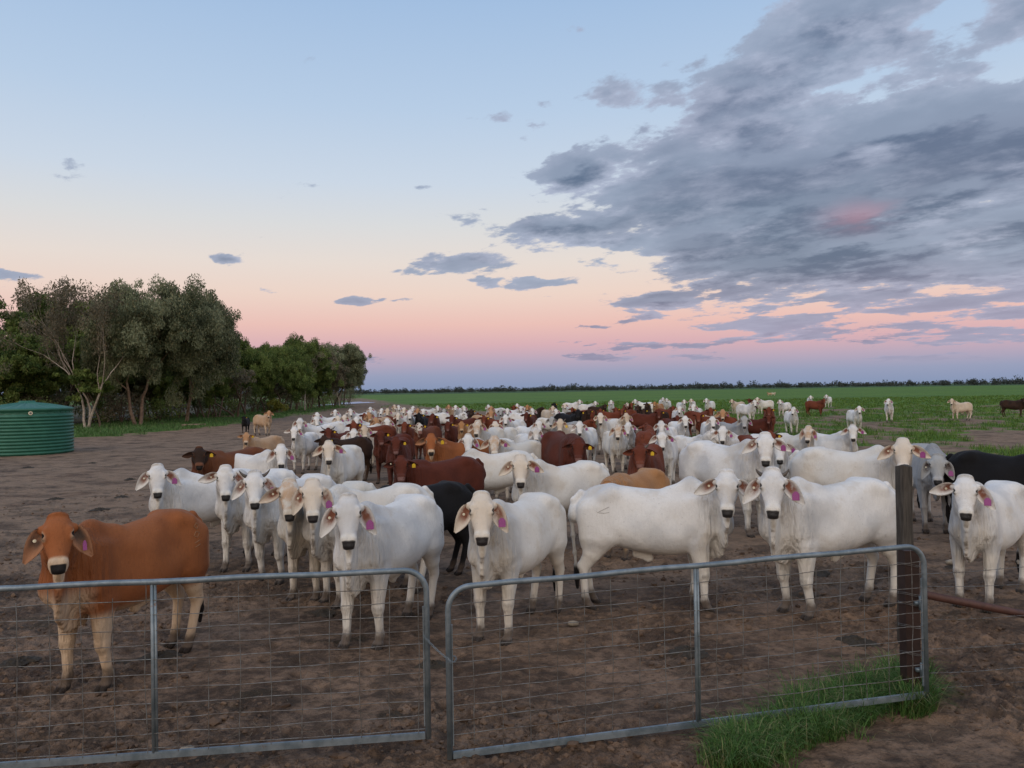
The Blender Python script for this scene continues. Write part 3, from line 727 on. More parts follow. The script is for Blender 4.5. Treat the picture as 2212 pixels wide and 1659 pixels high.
def coat_mat(name):
    base_, patch, pale, nose, face, ear = COATS[name]
    m_, nb, bs = pmat('coat_' + name)
    co = obj_co(nb); oi = nb.n('ShaderNodeObjectInfo').outputs['Random']
    off = nb.n('ShaderNodeVectorMath', operation='ADD'); nb.put(off.inputs[0], co)
    cb = nb.n('ShaderNodeCombineXYZ'); 
    for i in range(3): nb.put(cb.inputs[i], nb.m('MULTIPLY', oi, 37.0 + 11 * i))
    nb.put(off.inputs[1], cb.outputs[0]); P_ = off.outputs[0]
    s1 = sepc(nb, attrn(nb, 'm1')); s2 = sepc(nb, attrn(nb, 'm2'))
    big = nb.noise(P_, 2.2, 4, 0.5); mid = nb.noise(P_, 9, 6, 0.65); fine = nb.noise(P_, 90, 4, 0.6)
    stretch = nb.n('ShaderNodeMapping'); nb.put(stretch.inputs[0], P_); stretch.inputs['Scale'].default_value = (1.0, 1.0, 0.22)
    hair = nb.noise(stretch.outputs[0], 55, 4, 0.6)
    c = nb.mix(nb.m('MULTIPLY', nb.smooth(big, 0.46, 0.66), 0.75), base_, patch)
    if name in ('white', 'white2', 'brownpoll'):
        sxa = nb.n('ShaderNodeSeparateXYZ'); nb.put(sxa.inputs[0], co)
        gm_ = nb.m('MULTIPLY', nb.smooth(sxa.outputs[0], .18, .55), nb.smooth(big, .34, .60)); gm_ = nb.m('MULTIPLY', gm_, nb.m('SUBTRACT', 1.0, s2[2]))
        c = nb.mix(nb.m('MULTIPLY', gm_, .55), c, (.36, .365, .37))
        yl = nb.smooth(nb.noise(P_, 3.4, 5, .6), .54, .68); c = nb.mix(nb.m('MULTIPLY', yl, .38), c, (.50, .43, .33))
    if face:
        fm = s2[2]
        if name == 'brownpoll':
            sub = nb.m('SUBTRACT', fm, nb.m('MULTIPLY', s1[1], 1.0), clamp=True); fm = nb.m('MULTIPLY', sub, nb.smooth(mid, .35, .6))
        if name == 'baldy': fm = nb.m('MULTIPLY', fm, nb.smooth(nb.noise(co, 7, 2), .38, .44))
        c = nb.mix(fm, c, face)
    c = nb.mix(nb.m('MULTIPLY', s1[1], 0.85 if name not in ('orange',) else 0.92), c, pale)
    spk = nb.smooth(nb.noise(P_, 28, 3, 0.7), 0.63, 0.70)                    # small stains
    c = nb.mix(nb.m('MULTIPLY', spk, 0.35), c, tuple(x * .45 for x in base_))
    c = nb.mix(nb.m('MULTIPLY', nb.smooth(hair, .35, .75), 0.16), c, tuple(x * .62 for x in base_))
    mudn = nb.m('MULTIPLY', nb.smooth(nb.m('ADD', nb.m('MULTIPLY', s1[2], 1.4), nb.m('MULTIPLY', mid, 0.75)), 0.62, 1.22), 0.95)
    c = nb.mix(mudn, c, (.085, .062, .048))
    c = nb.mix(nb.m('MULTIPLY', s2[1], nb.smooth(mid, .25, .55)), c, ear)
    c = nb.mix(s1[0], c, nose)
    c = nb.mix(s2[0], c, (.012, .010, .010))
    nb.put(bs.inputs['Base Color'], c)
    r = nb.m('SUBTRACT', 0.78, nb.m('MULTIPLY', s1[0], 0.40)); nb.put(bs.inputs['Roughness'], r)
    bs.inputs['Specular IOR Level'].default_value = 0.25 if max(base_) > .3 else .12
    bs.inputs['Sheen Weight'].default_value = 0.12 if max(base_) > .3 else .03; bs.inputs['Sheen Roughness'].default_value = 0.5
    st2 = nb.n('ShaderNodeMapping'); nb.put(st2.inputs[0], P_); st2.inputs['Scale'].default_value = (1.0, 1.0, 0.16); st2.inputs['Rotation'].default_value = (0, .25, 0)
    fold = nb.noise(st2.outputs[0], 16, 3, 0.5); sx3 = nb.n('ShaderNodeSeparateXYZ'); nb.put(sx3.inputs[0], co)
    fold = nb.m('MULTIPLY', fold, nb.m('MULTIPLY', nb.smooth(sx3.outputs[0], .36, .62), nb.m('SUBTRACT', 1.0, s2[2])))
    hgt = nb.m('ADD', nb.m('MULTIPLY_ADD', fold, 8.0, nb.m('MULTIPLY', hair, 0.5)), nb.m('ADD', nb.m('MULTIPLY', fine, 0.25), nb.m('MULTIPLY', mid, 0.9)))
    bump(nb, bs, hgt, 0.7, 0.016)
    return m_
MATS = {k: coat_mat(k) for k in COATS}
def flat(name, col, rough=.5):
    return simple(name, col, rough, 0, 60, .12, .08, .001)
M_PUR = flat('purple_plastic', (.30, .055, .24)); M_YEL = flat('yellow_plastic', (.72, .48, .02)); M_BUT = flat('white_plastic', (.7, .66, .5))
M_BRD = flat('branded_skin', (.36, .35, .34), .8); M_BRL = flat('branded_hair', (.30, .15, .07), .8)
M_HORN = simple('horn_keratin', (.13, .105, .085), .5, 0, 14, .4)

PH = {'white': 'white', 'white2': 'creamy white', 'brownpoll': 'white brown-browed', 'cream': 'cream', 'grey': 'grey', 'tan': 'tan', 'orange': 'orange-brown', 'gold': 'golden tan', 'red': 'red-brown', 'darkred': 'dark red', 'baldy': 'white-faced red', 'brown': 'dark brown', 'duskyhead': 'dark-headed brown', 'black': 'black'}
def heading(u, rel): return rel - math.degrees(math.atan((u - 1106) / F))
#  u, v (poll, in the 2212 px picture), body angle to the line of sight (- = body faces left), coat, distance, options
HERD = [
 (125, 1117, -49, 'orange', 6.35, dict(hump=.35, brand=3, hk=.87, lab='orange-brown cow with white muzzle at the left gate', vox=.011, ear=2, st=2)),
 (752, 1075, -35, 'white', 7.4, dict(hump=.1, brand=1, lab='big white cow nearest the gap between the gates, body turned right', vox=.011, ear=2, st=1)),
 (1040, 1070, -31, 'white2', 7.55, dict(hump=.1, lab='white cow with flesh-toned face and purple tag behind the right gate chain', vox=.011, ear=2, st=4)),
 (1570, 1022, 99, 'white', 8.7, dict(hump=.8, brand=2, lab='white cow standing broadside with tail to the left behind the right gate', vox=.011, ear=1, st=3)),
 (1668, 1018, -50, 'white', 8.35, dict(lab='white cow with stub horn and rump beside the timber post', vox=.011, ear=0, horns=3, st=5)),
 (2085, 1033, -20, 'white', 8.6, dict(lab='white cow right of the timber post by the wire fence', vox=.011, ear=4, st=6)),
 (2305, 962, 75, 'black', 11.6, dict(lab='large black cow cut off by the right edge of the picture', vox=.018, hz=0)),
 (2025, 985, 12, 'grey', 13.0, dict(lab='grey cow with lowered head just right of the timber post', vox=.016, pose='low', ear=2)),
 (1950, 952, 72, 'white2', 12.0, dict(lab='white cow whose muzzle is hidden by the timber post top', vox=.015, ear=1)),
 (340, 1007, -72, 'white', 11.3, dict(hump=1.1, lab='leftmost white cow, broadside behind the orange-brown cow', vox=.015, ear=0, st=2)),
 (487, 1010, -40, 'white', 10.9, dict(lab='leftmost of the overlapping white row, ear held out sideways', vox=.014, ear=4, st=1)),
 (550, 1022, -43, 'white', 10.1, dict(lab='second white cow of the overlapping row, dark horn tip at her left', vox=.014, ear=0, st=5, horns=1)),
 (625, 1040, -45, 'brownpoll', 9.2, dict(lab='third cow of the overlapping row, brownish forehead and raised ear', vox=.013, ear=1, st=3)),
 (675, 1040, -66, 'white2', 9.0, dict(lab='fourth cow of the overlapping row, just behind the big white front cow', vox=.013, ear=2, st=0)),
 (607, 963, 55, 'white', 15.5, dict(lab='white cow with square poll and purple tag, body to the left', vox=.018, ear=0)),
 (710, 955, -22, 'white2', 16.0, dict(lab='round white cow with two dark dots on her brow', vox=.018, ear=1)),
 (700, 942, -62, 'brown', 21.5, dict(lab='dark brown cow with black rump behind the round white cow', vox=.02, tag='y', kind='red')),
 (636, 923, -25, 'grey', 24.5, dict(lab='pale grey cow with ear stretched left at the herd edge', ear=4, coat2='white')),
 (648, 905, -52, 'white', 28.0, dict(lab='white humped cow directly behind the pale grey cow', ear=0)),
 (532, 935, -50, 'tan', 24.0, dict(lab='tan animal with red head and yellow tag at the left herd edge', kind='red', tag='y')),
 (527, 899, -12, 'black', 51, dict(lab='small black calf standing beside the tan cow near the trees', kind='red', tag='y')),
 (581, 888, 36, 'tan', 47, dict(lab='tan cow standing alone beside the black calf near the trees', tag=None, ear=1)),
 (430, 967, -55, 'duskyhead', 15.2, dict(lab='brown cow with nearly black head left of the herd', kind='red', tag='y', vox=.018)),
 (866, 987, -64, 'darkred', 13.2, dict(lab='dark red cow with yellow tag lying across the herd middle, pink nose', kind='red', tag='y', vox=.015)),
 (955, 1040, -84, 'white2', 15.2, dict(lab='white cow with head hidden behind the dark red cow', pose='graze', vox=.018, D=15.2, s=1.0)),
 (1124, 986, -58, 'white2', 11.7, dict(lab='white cow with reddish inner ears in the herd middle, body to the right', vox=.014, ear=1, st=1)),
 (1312, 1042, -35, 'gold', 11.3, dict(lab='golden tan cow mostly hidden behind the broadside white cow', kind='red', pose='low', tag=None, vox=.016)),
 (800, 1150, -75, 'black', 10.8, dict(lab='black cow between the two white front cows, head hidden', kind='red', pose='graze', vox=.016, tag=None, s=.96, cen=898)),
 (1249, 950, 22, 'darkred', 16.5, dict(lab='dark red cow with small white brow patch and yellow tag', kind='red', tag='y', vox=.018, pose='low')),
 (1382, 961, -8, 'red', 14.2, dict(lab='red-brown cow facing the camera with yellow tag, black nose', kind='red', tag='y', vox=.016, horns=3, bn=1)),
 (1430, 934, -6, 'white', 18.8, dict(lab='white cow with purple tag right behind the facing red-brown cow', ear=1, vox=.02)),
 (1335, 919, 12, 'white', 22.5, dict(lab='white cow with tan brow facing the camera left of the red-brown cow', coat2='brownpoll')),
 (1357, 914, 4, 'white', 24.5, dict(lab='white head peeping over the shoulder of a white cow mid herd', ear=1)),
 (1297, 894, -30, 'white2', 30, dict(lab='slender white cow with head high above the dark red cow')),
 (1353, 894, 30, 'cream', 31, dict(lab='cream-faced cow behind the two white cows mid herd')),
 (1395, 915, 170, 'red', 24.5, dict(lab='red calf facing away with yellow tag mid herd', kind='red', tag='y', look=-150)),
 (1428, 911, -14, 'white', 24.5, dict(lab='broad white cow directly behind the white cow with purple tag')),
 (1480, 900, 20, 'white', 28.5, dict(lab='white cow walking forward right of the broad white cow')),
 (1541, 928, 52, 'grey', 22.5, dict(lab='bony pale grey cow turning her head to the right', look=70, coat2='white')),
 (1539, 901, 8, 'white', 28, dict(lab='white cow looking over the back of the bony cow')),
 (1561, 923, -48, 'white', 20, dict(lab='white cow with purple tag behind the tall horned white cow')),
 (1608, 900, 45, 'grey', 27, dict(lab='light grey cow with pale face left of the red-brown pair', ear=0)),
 (1561, 886, 45, 'tan', 33, dict(lab='tan-faced greyish cow beyond the light grey cow')),
 (1661, 897, 68, 'darkred', 33, dict(lab='dark red cow broadside near the pasture edge', kind='red', tag=None)),
 (1661, 880, 0, 'red', 38, dict(lab='red-brown cow with yellow tag behind the broadside dark red cow', kind='red', tag='y')),
 (1714, 880, 15, 'white', 40, dict(lab='white cow on the pasture edge directly above the horned white cow')),
 (1685, 864, -35, 'white', 63, dict(lab='white cow on the green behind the red-brown cow, body to the right')),
 (1630, 865, 42, 'white', 52, dict(lab='large white cow of the rear trio on the green')),
 (1636, 859, -55, 'white2', 68, dict(lab='white cow hidden behind the large white cow of the rear trio')),
 (1618, 861, -120, 'darkred', 70, dict(lab='dark red rump in the rear trio on the green', kind='red', tag=None)),
 (1581, 863, -50, 'tan', 70, dict(lab='pale cow with tan head on the green', coat2='cream')),
 (1526, 861, -20, 'white', 66, dict(lab='white cow standing apart on the green above the red-brown backs')),
 (1751, 855, 5, 'white', 81, dict(lab='white cow left of the red-brown one in the distant trio')),
 (1780, 861, 62, 'red', 64, dict(lab='red-brown cow in the distant trio on the pasture', kind='red', tag=None)),
 (1785, 853, -15, 'white', 85, dict(lab='white cow behind the red-brown one in the distant trio')),
 (1658, 850, -60, 'tan', 190, dict(lab='farthest tan calf, left one of two in the field', kind='red', tag=None)),
 (1675, 850.5, 70, 'cream', 192, dict(lab='farthest pale calf, right one of two in the field', kind='red', tag=None)),
 (1746, 922, 38, 'brownpoll', 20, dict(lab='greyish white cow with tan brow left of the smooth white cow', ear=2)),
 (1842, 919, 62, 'white', 20.3, dict(lab='smooth white cow below the lone cow at the pasture edge', ear=1)),
 (1856, 878, 20, 'white', 41, dict(lab='white cow standing left of the lone white walker on the pasture')),
 (1919, 862, 2, 'white', 52, dict(lab='lone white cow walking straight forward on the pasture')),
 (2056, 862, -50, 'cream', 53, dict(lab='beige cow standing alone on the right of the pasture', tag=None)),
 (2213, 859, 82, 'brown', 57, dict(lab='dark brown cow at the right picture edge on the pasture', kind='red', tag=None)),
 (1653, 939, 52, 'white', 12.9, dict(lab='tall white cow with spread ears and purple tags behind the pair', vox=.015, ear=1, horns=0)),
 (1684, 951, 12, 'white', 14.8, dict(lab='white face peeping out behind the tall white cow', vox=.018, ear=1)),
 (1664, 932, 30, 'red', 19, dict(lab='red-brown horned cow hidden behind the tall white cow', kind='red', tag='y', horns=2)),
 (855, 945, -5, 'darkred', 18.8, dict(lab='dark red cow with pink nose facing the camera', kind='red', tag='y', vox=.02)),
 (821, 930, -35, 'darkred', 21.3, dict(lab='slim dark red cow left of the facing dark red cow', kind='red', tag='y')),
 (874, 912, -20, 'red', 28, dict(lab='red-brown cow left of the white-faced red cow', kind='red', tag='y')),
 (905, 914, -30, 'baldy', 27, dict(lab='red cow with white blaze down her face', kind='red', tag='y')),
 (931, 940, -55, 'orange', 17.6, dict(lab='orange-brown cow with white-ringed muzzle in the herd middle', tag='y', ear=3, vox=.018)),
 (764, 911, -68, 'red', 27.5, dict(lab='red-brown cow behind the white round-eared head', kind='red', tag='y')),
 (709, 925, -40, 'darkred', 25, dict(lab='dark horned cow behind the pale grey cow', kind='red', tag='y', horns=2)),
 (764, 928, 10, 'white', 23, dict(lab='white cow head above the dark brown cow back')),
 (787, 921, -20, 'cream', 25, dict(lab='beige-faced cow with dark ears above the black rump')),
 (1011, 940, -48, 'white', 18.4, dict(lab='white cow between the orange-brown cow and the brown-browed one', vox=.02, ear=0)),
 (1068, 943, -45, 'brownpoll', 17.2, dict(lab='white cow with brown forehead patch in the herd middle', vox=.02, ear=1)),
 (1031, 910, -25, 'brownpoll', 23, dict(lab='tall white cow with peaked tan poll')),
 (1157, 925, 20, 'white', 22.5, dict(lab='white cow standing free right of centre with narrow face', ear=2)),
 (1163, 909, 30, 'white', 27, dict(lab='white cow right behind the narrow-faced white cow')),
 (1210, 907, -20, 'tan', 26, dict(lab='tan horned cow with yellow tag near the herd middle', horns=1, tag='y', coat2='cream')),
 (1252, 912, -15, 'white', 24.3, dict(lab='white cow directly behind the dark red cow with brow patch')),
 (1424, 886, 70, 'darkred', 38, dict(lab='dark red-brown cow standing broadside behind the broad white cow', kind='red', tag='y')),
 (1378, 875, 2, 'brown', 50, dict(lab='grey-brown bull calf facing the camera in the rear rows', kind='red', tag=None)),
 (1320, 865, 0, 'white', 68, dict(lab='white cow facing forward on the green behind the herd')),
 (1252, 864, 70, 'white', 70, dict(lab='left of two white cows broadside on the green behind the herd')),
 (1286, 867, 70, 'white', 66, dict(lab='right of two white cows broadside on the green behind the herd')),
]
AUTO = """683 901 -60 white 33;685 892 -60 white 40;724 886 -5 white 46;744 897 -30 white2 36;757 884 -50 white 45;787 893 -88 red 40;800 880 -10 white 52;797 892 -45 tan 37;824 883 0 white 50;837 883 -20 cream 44;
836 905 95 white 30;852 875 -30 cream 62;861 876 -20 white 60;873 881 0 white2 50;885 887 0 white 37;892 878 10 white 54;902 883 -40 tan 48;905 892 -20 black 37;934 894 0 darkred 34;959 884 60 grey 46;
976 897 -50 darkred 34;967 911 -30 darkred 30;997 911 -30 gold 28;1070 912 -30 white2 26;1092 897 -30 white 32;1061 887 40 tan 38;1045 898 -88 red 35;1002 877 0 white 54;984 876 -20 white 56;969 875 -40 tan 60;
1018 884 10 brown 46;1003 890 160 white 42;1032 892 -10 red 42;1055 875 -60 white 56;1061 878 0 tan 54;1082 884 20 grey 46;1096 883 0 white 46;1110 876 -10 red 54;1117 872.6 -30 white 60;1139 875 -5 gold 54;
1137 891 -10 darkred 36;1172 879 160 brown 50;1194 878 25 cream 48;1197 870 0 black 65;1201 884 -20 white 44;1192 901 -60 grey 32;1249 885 40 black 35;1220 872 -10 white2 58;1272 884 88 brown 45;1297 883 0 red 48;
1279 905 165 red 30;1344 883 80 red 45;1355 870 -10 baldy 60;1364 870 20 red 60;1397 870 0 brown 58;1414 868 -20 gold 60;1372 863 -85 white 66;1432 859 10 white 80;1440 861 -10 white 76;1454 877 50 red 48;
1468 878 10 white 43;1498 874 -10 white 44;1478 864 20 white 66;1493 862 -10 white2 74;1535 881 50 red 38;1508 892 -85 red 33;1463 898 25 darkred 33;1236 880 -70 red 50;1307 873 60 brown 58;1150 883 60 white 44;
915 884 -70 white 45;945 877 60 white 56;770 901 -60 white 33;730 899 -50 white2 35;812 903 -30 tan 31;860 893 -40 white2 40;1125 878 50 white 52;1215 893 80 white2 38;1390 883 -70 brown 44;1330 880 -60 red 47""".replace('\n', '').split(';')
herd = list(HERD)
for a in AUTO:
    p = a.split()
    kd = 'red' if p[3] in ('red', 'darkred', 'baldy', 'brown', 'black', 'gold') else 'brahman'
    herd.append((float(p[0]), float(p[1]), float(p[2]), p[3], float(p[4]), dict(kind=kd, tag='y' if kd == 'red' else 'p')))
# words for those without a hand-written label: counted from the left by coat and row
ORD = ['first', 'second', 'third', 'fourth', 'fifth', 'sixth', 'seventh', 'eighth', 'ninth', 'tenth', 'eleventh', 'twelfth', 'thirteenth', 'fourteenth', 'fifteenth', 'sixteenth', 'seventeenth', 'eighteenth', 'nineteenth', 'twentieth']
def row_of(D): return 'rearmost rows' if D >= 52 else 'back rows' if D >= 42 else 'crowded rows' if D >= 33 else 'middle rows'
buckets = {}
for h_ in herd:
    if 'lab' not in h_[5]:
        side = 'left' if h_[0] < 960 else 'centre' if h_[0] < 1240 else 'right'
        buckets.setdefault((PH[h_[3]], row_of(h_[4]), side), []).append(h_)
for (c_, r_, sd_), L_ in buckets.items():
    L_.sort(key=lambda q: q[0])
    for i, q in enumerate(L_):
        body = 'facing left' if q[2] < -35 else 'facing right' if 35 < q[2] < 120 else 'seen from behind' if q[2] >= 120 else 'facing the camera'
        q[5]['lab'] = ('%s %s cow ' % (ORD[i], c_) if len(L_) > 1 else 'only %s cow ' % c_) + '%s, %s, herd %s' % (body, r_, sd_)
import time as _t
_t0 = _t.time()
for (u, v, rel_, coat, D, o) in herd:
    kind = o.get('kind', 'brahman'); pose = o.get('pose', 'up'); hero_ = D < 19
    az_c = math.degrees(math.atan((u - 1106) / F))
    th = rel_ - az_c                                   # world heading, 0 = towards the camera
    look = o.get('look', 0 if hero_ else ((u * 13.7) % 26) - 13); turn = (look - rel_)      # the head turns back by the body angle
    turn = (turn + 180) % 360 - 180
    turn = max(-112, min(112, turn))
    if pose == 'graze': turn = turn * .2
    vox = o.get('vox', .022 if D < 32 else .028 if D < 55 else .034)
    hero = vox < .0205
    horns = o.get('horns', 0)
    if hero: key = (round(turn), kind, o.get('st', 0), pose, vox, horns, o.get('ear', 0), id(o))
    else:
        st_ = int(u * 7) % 3
        key = (int(round(turn / 15.0) * 15), kind, st_, pose, vox if vox in (.022, .028, .034) else .022, horns, o.get('ear', int(u * 3) % 3), 0)
    if key not in COWS: COWS[key] = build_cow(key[0], key[1], o.get('hump', .5) if kind == 'brahman' else 0, o.get('hk', .94), key[2], key[3], key[4], key[5], key[6], hz=o.get('hz', 0.0 if hero else .08))
    cw = COWS[key]
    poll = cw['poll']
    hp_ = at(u, v, D); s = min(1.22, max(.66, hp_.z / poll[2])) if 's' not in o else o['s']
    rz = R(th - 90)
    cx, sx_ = math.cos(rz), math.sin(rz)
    px = (poll[0] * cx - poll[1] * sx_) * s; py = (poll[0] * sx_ + poll[1] * cx) * s
    if 'cen' in o:
        cp_ = at(o['cen'], 900, D); hp_ = Vector((cp_.x + px, D + py, 0))
    root = empty('cow' if 'calf' not in o['lab'] else 'calf', (hp_.x - px, hp_.y - py, -0.015), rz)
    root.scale = (s, s, s)
    tag(root, o['lab'], 'cow' if 'calf' not in o['lab'] else 'calf', 'cattle of the mustered herd')
    coat = o.get('coat2', coat)
    bd_ = bpy.data.objects.new('body', cw['body']); C.objects.link(bd_); bd_.parent = root
    if not cw['body'].materials: cw['body'].materials.append(MATS[coat])
    bd_.material_slots[0].link = 'OBJECT'; bd_.material_slots[0].material = MATS[coat]
    tg = o.get('tag', 'p' if kind == 'brahman' else 'y')
    def part(nm, me_, mt):
        if not me_.materials: me_.materials.append(mt)
        q = bpy.data.objects.new(nm, me_); C.objects.link(q); q.parent = root
        q.material_slots[0].link = 'OBJECT'; q.material_slots[0].material = mt
        return q
    if tg and D < 75: part('ear_tag', cw['tag'], M_PUR if tg == 'p' else M_YEL)
    if tg and D < 14: part('button_tag', cw['button'], M_BUT)
    for hm in cw['horns']: part('horn', hm, M_HORN)
    if 'brand' in o:
        from mathutils.bvhtree import BVHTree
        vs_ = [v_.co.copy() for v_ in cw['body'].vertices]; bv = BVHTree.FromPolygons(vs_, [tuple(p_.vertices) for p_ in cw['body'].polygons])
        sg = 1 if rel_ < 0 else -1; mb = MB()
        glyph = {1: [[(-.62, 1.05), (-.68, 1.01), (-.63, .97), (-.69, .93), (-.65, .89)]],
                 2: [[(-.49, 1.16), (-.56, 1.13), (-.62, 1.10), (-.55, 1.095), (-.49, 1.10)]],
                 3: [[(-.60, 1.22), (-.57, 1.25), (-.54, 1.22), (-.57, 1.19), (-.60, 1.22)], [(-.60, 1.15), (-.56, 1.17), (-.53, 1.13), (-.57, 1.11), (-.60, 1.15)], [(-.60, 1.08), (-.53, 1.06)], [(-.60, 1.04), (-.53, 1.02)]]}[o['brand']]
        for st_ in glyph:
            pts_ = []
            for q0, q1 in zip(st_[:-1], st_[1:]):
                for w_ in (0, .33, .66): pts_.append((q0[0] + (q1[0] - q0[0]) * w_, q0[1] + (q1[1] - q0[1]) * w_))
            pts_.append(st_[-1]); hit = [bv.ray_cast(Vector((x_, sg * .8, z_)), Vector((0, -sg, 0)))[0] for x_, z_ in pts_]
            hit = [h_ for h_ in hit if h_ is not None]
            if len(hit) > 2: mb.tube(hit, .0035 if o['brand'] != 3 else .005, 5)
        if mb.V: mb.build('brand_mark', M_BRL if coat == 'orange' else M_BRD, root)
print('cattle', len(herd), 'meshes', len(COWS), 'in %.1f s' % (_t.time() - _t0))

# ------------------------------------------------------------------ gates, chain, posts, wires
M_GAL, nb, bs = pmat('galvanised_steel')
co = obj_co(nb); n = nb.noise(co, 9, 6, .65); n2 = nb.noise(co, 60, 3, .6)
c = nb.mix(nb.smooth(n, .35, .65), (.13, .17, .20), (.22, .265, .30))
c = nb.mix(nb.m('MULTIPLY', nb.smooth(nb.noise(co, 5, 5, .7), .64, .70), .8), c, (.16, .085, .045))
nb.put(bs.inputs['Base Color'], c); bs.inputs['Metallic'].default_value = .45; nb.put(bs.inputs['Roughness'], nb.m('MULTIPLY_ADD', n2, .3, .35)); bump(nb, bs, n2, .15, .002)
M_WIRE = simple('dull_wire', (.21, .225, .23), .5, .4, 30, .3, col2=(.10, .08, .065))
M_RUSTP = simple('red_oxide_steel', (.036, .017, .014), .6, .1, 12, .3, .3, .003)
M_TIM, nb, bs = pmat('weathered_timber')
co = obj_co(nb); mp_ = nb.n('ShaderNodeMapping'); nb.put(mp_.inputs[0], co); mp_.inputs['Scale'].default_value = (1, 1, .06)
g = nb.noise(mp_.outputs[0], 55, 6, .65); g2 = nb.noise(co, 4, 3)
c = nb.mix(nb.smooth(g, .35, .65), (.024, .021, .018), (.075, .067, .058)); c = nb.mix(nb.m('MULTIPLY', nb.smooth(g2, .45, .7), .35), c, (.095, .09, .082))
nb.put(bs.inputs['Base Color'], c); bs.inputs['Roughness'].default_value = .9; bump(nb, bs, g, .8, .012)

def gate(P0, P1, h0, mids, label, left_end=True):
    """P0, P1: bottom corners; h0: height"""
    P0, P1 = Vector(P0), Vector(P1); d = (P1 - P0); L = d.length; d.normalize(); up = Vector((0, 0, 1))
    root = empty('farm_gate', P0); tag(root, label, 'gate', 'galvanised mesh gates chained together')
    def q(x, z): return d * x + up * z
    r = .0205; cr = .16
    pts = [q(0, -.02)] + [q(0, h0 - cr)] + [q(cr - cr * math.cos(a), h0 - cr + cr * math.sin(a)) for a in [R(x) for x in range(10, 90, 10)]] + [q(cr, h0)]
    for i in range(1, 12): pts.append(q(cr + (L - 2 * cr) * i / 12, h0 + .004 * math.sin(i * 1.7)))
    pts += [q(L - cr, h0)] + [q(L - cr + cr * math.sin(a), h0 - cr + cr * math.cos(a)) for a in [R(x) for x in range(10, 90, 10)]] + [q(L, h0 - cr), q(L, -.02)]
    MB().tube(pts, r, 12).build('frame', M_GAL, root)
    M3 = Matrix((d, up.cross(d), up)).transposed()
    MB().box(q(L / 2, .0), (L - .045, .030, .036), M3).box(q(L / 2, .021), (L - .05, .020, .012), M3).build('bottom_rail', M_GAL, root, False)
    for mx in mids:
        MB().tube([q(mx - .008, .018), q(mx - .008, h0 - .015)], .013, 8).tube([q(mx + .013, .018), q(mx + .013, h0 - .015)], .009, 8).build('stile', M_GAL, root)
    for x in (.026, L - .026):
        MB().box(q(x, h0 * .42), (.008, .014, h0 * .72), M3).build('mesh_clip_strip', M_GAL, root, False)
    mb = MB(); rg = random.Random(int(L * 100))
    zz = h0 - .125; rows = []
    while zz > .05: rows.append(zz); zz -= .101
    for k, z in enumerate(rows):
        n_ = 28; pp = []
        for i in range(n_ + 1):
            x = .02 + (L - .04) * i / n_; pp.append(q(x, z + .004 * math.sin(i * .9 + k * 2.1) + rg.uniform(-.0025, .0025)) + up.cross(d) * (-.006 + rg.uniform(-.003, .003)))
        mb.tube(pp, .0031, 5, False)
    x = .17; k = 0
    while x < L - .05:
        full = k % 3 != 1
        zt = h0 - .015 if full else h0 - .10
        pp = [q(x + rg.uniform(-.004, .004) + .006 * math.sin(z_ * 5 + k), z_) + up.cross(d) * -.010 for z_ in [zt * (1 - i / 9) + .02 * (i / 9) for i in range(10)]]
        mb.tube(pp, .0028, 5, False)
        x += .205; k += 1
    mb.build('wire_mesh', M_WIRE, root)
    rust = MB()
    return root, q
gl, ql = gate((-4.32, 5.03, .14), (-.635, 5.52, .135), 1.185, [1.86], 'left galvanised mesh gate reaching the left picture edge')
gr_, qr = gate((-.475, 5.43, .03), (3.24, 6.10, .14), 1.18, [1.86], 'right galvanised mesh gate between the chain and the timber post')

ch = empty('chain', (-.60, 5.45, .78)); tag(ch, 'short steel chain tying the two gates together', 'chain')
a0 = Vector((-.655, 5.50, .86)) - ch.location; a1 = Vector((-.455, 5.395, .715)) - ch.location
nl = 14
mb = MB()
for i in range(nl):
    t = (i + .5) / nl; p = a0.lerp(a1, t) + Vector((0, -.02, -.012 * math.sin(math.pi * t))); d = (a1 - a0).normalized()
    s_ = d.cross(Vector((0, 0, 1))).normalized() if i % 2 else Vector((0, 0, 1)); s_ = (s_ - d * s_.dot(d)).normalized()
    ring = [p + d * .0125 * math.cos(a) + s_ * .0065 * math.sin(a) for a in [2 * math.pi * k / 10 for k in range(11)]]
    mb.tube(ring, .0021, 5, False)
mb.build('hanging_links', M_GAL, ch)
mb = MB(); c0 = a1 + Vector((.0, .02, 0))
for i in range(12):
    a = 2 * math.pi * i / 12; p = c0 + Vector((math.cos(a) * .034, math.sin(a) * .034, .012 * math.sin(a)))
    t_ = Vector((-math.sin(a), math.cos(a), 0)); s_ = Vector((0, 0, 1)) if i % 2 else Vector((math.cos(a), math.sin(a), 0))
    mb.tube([p + t_ * .011 * math.cos(b_) + s_ * .006 * math.sin(b_) for b_ in [2 * math.pi * k / 8 for k in range(9)]], .002, 5, False)
mb.build('wrapped_links', M_GAL, ch)

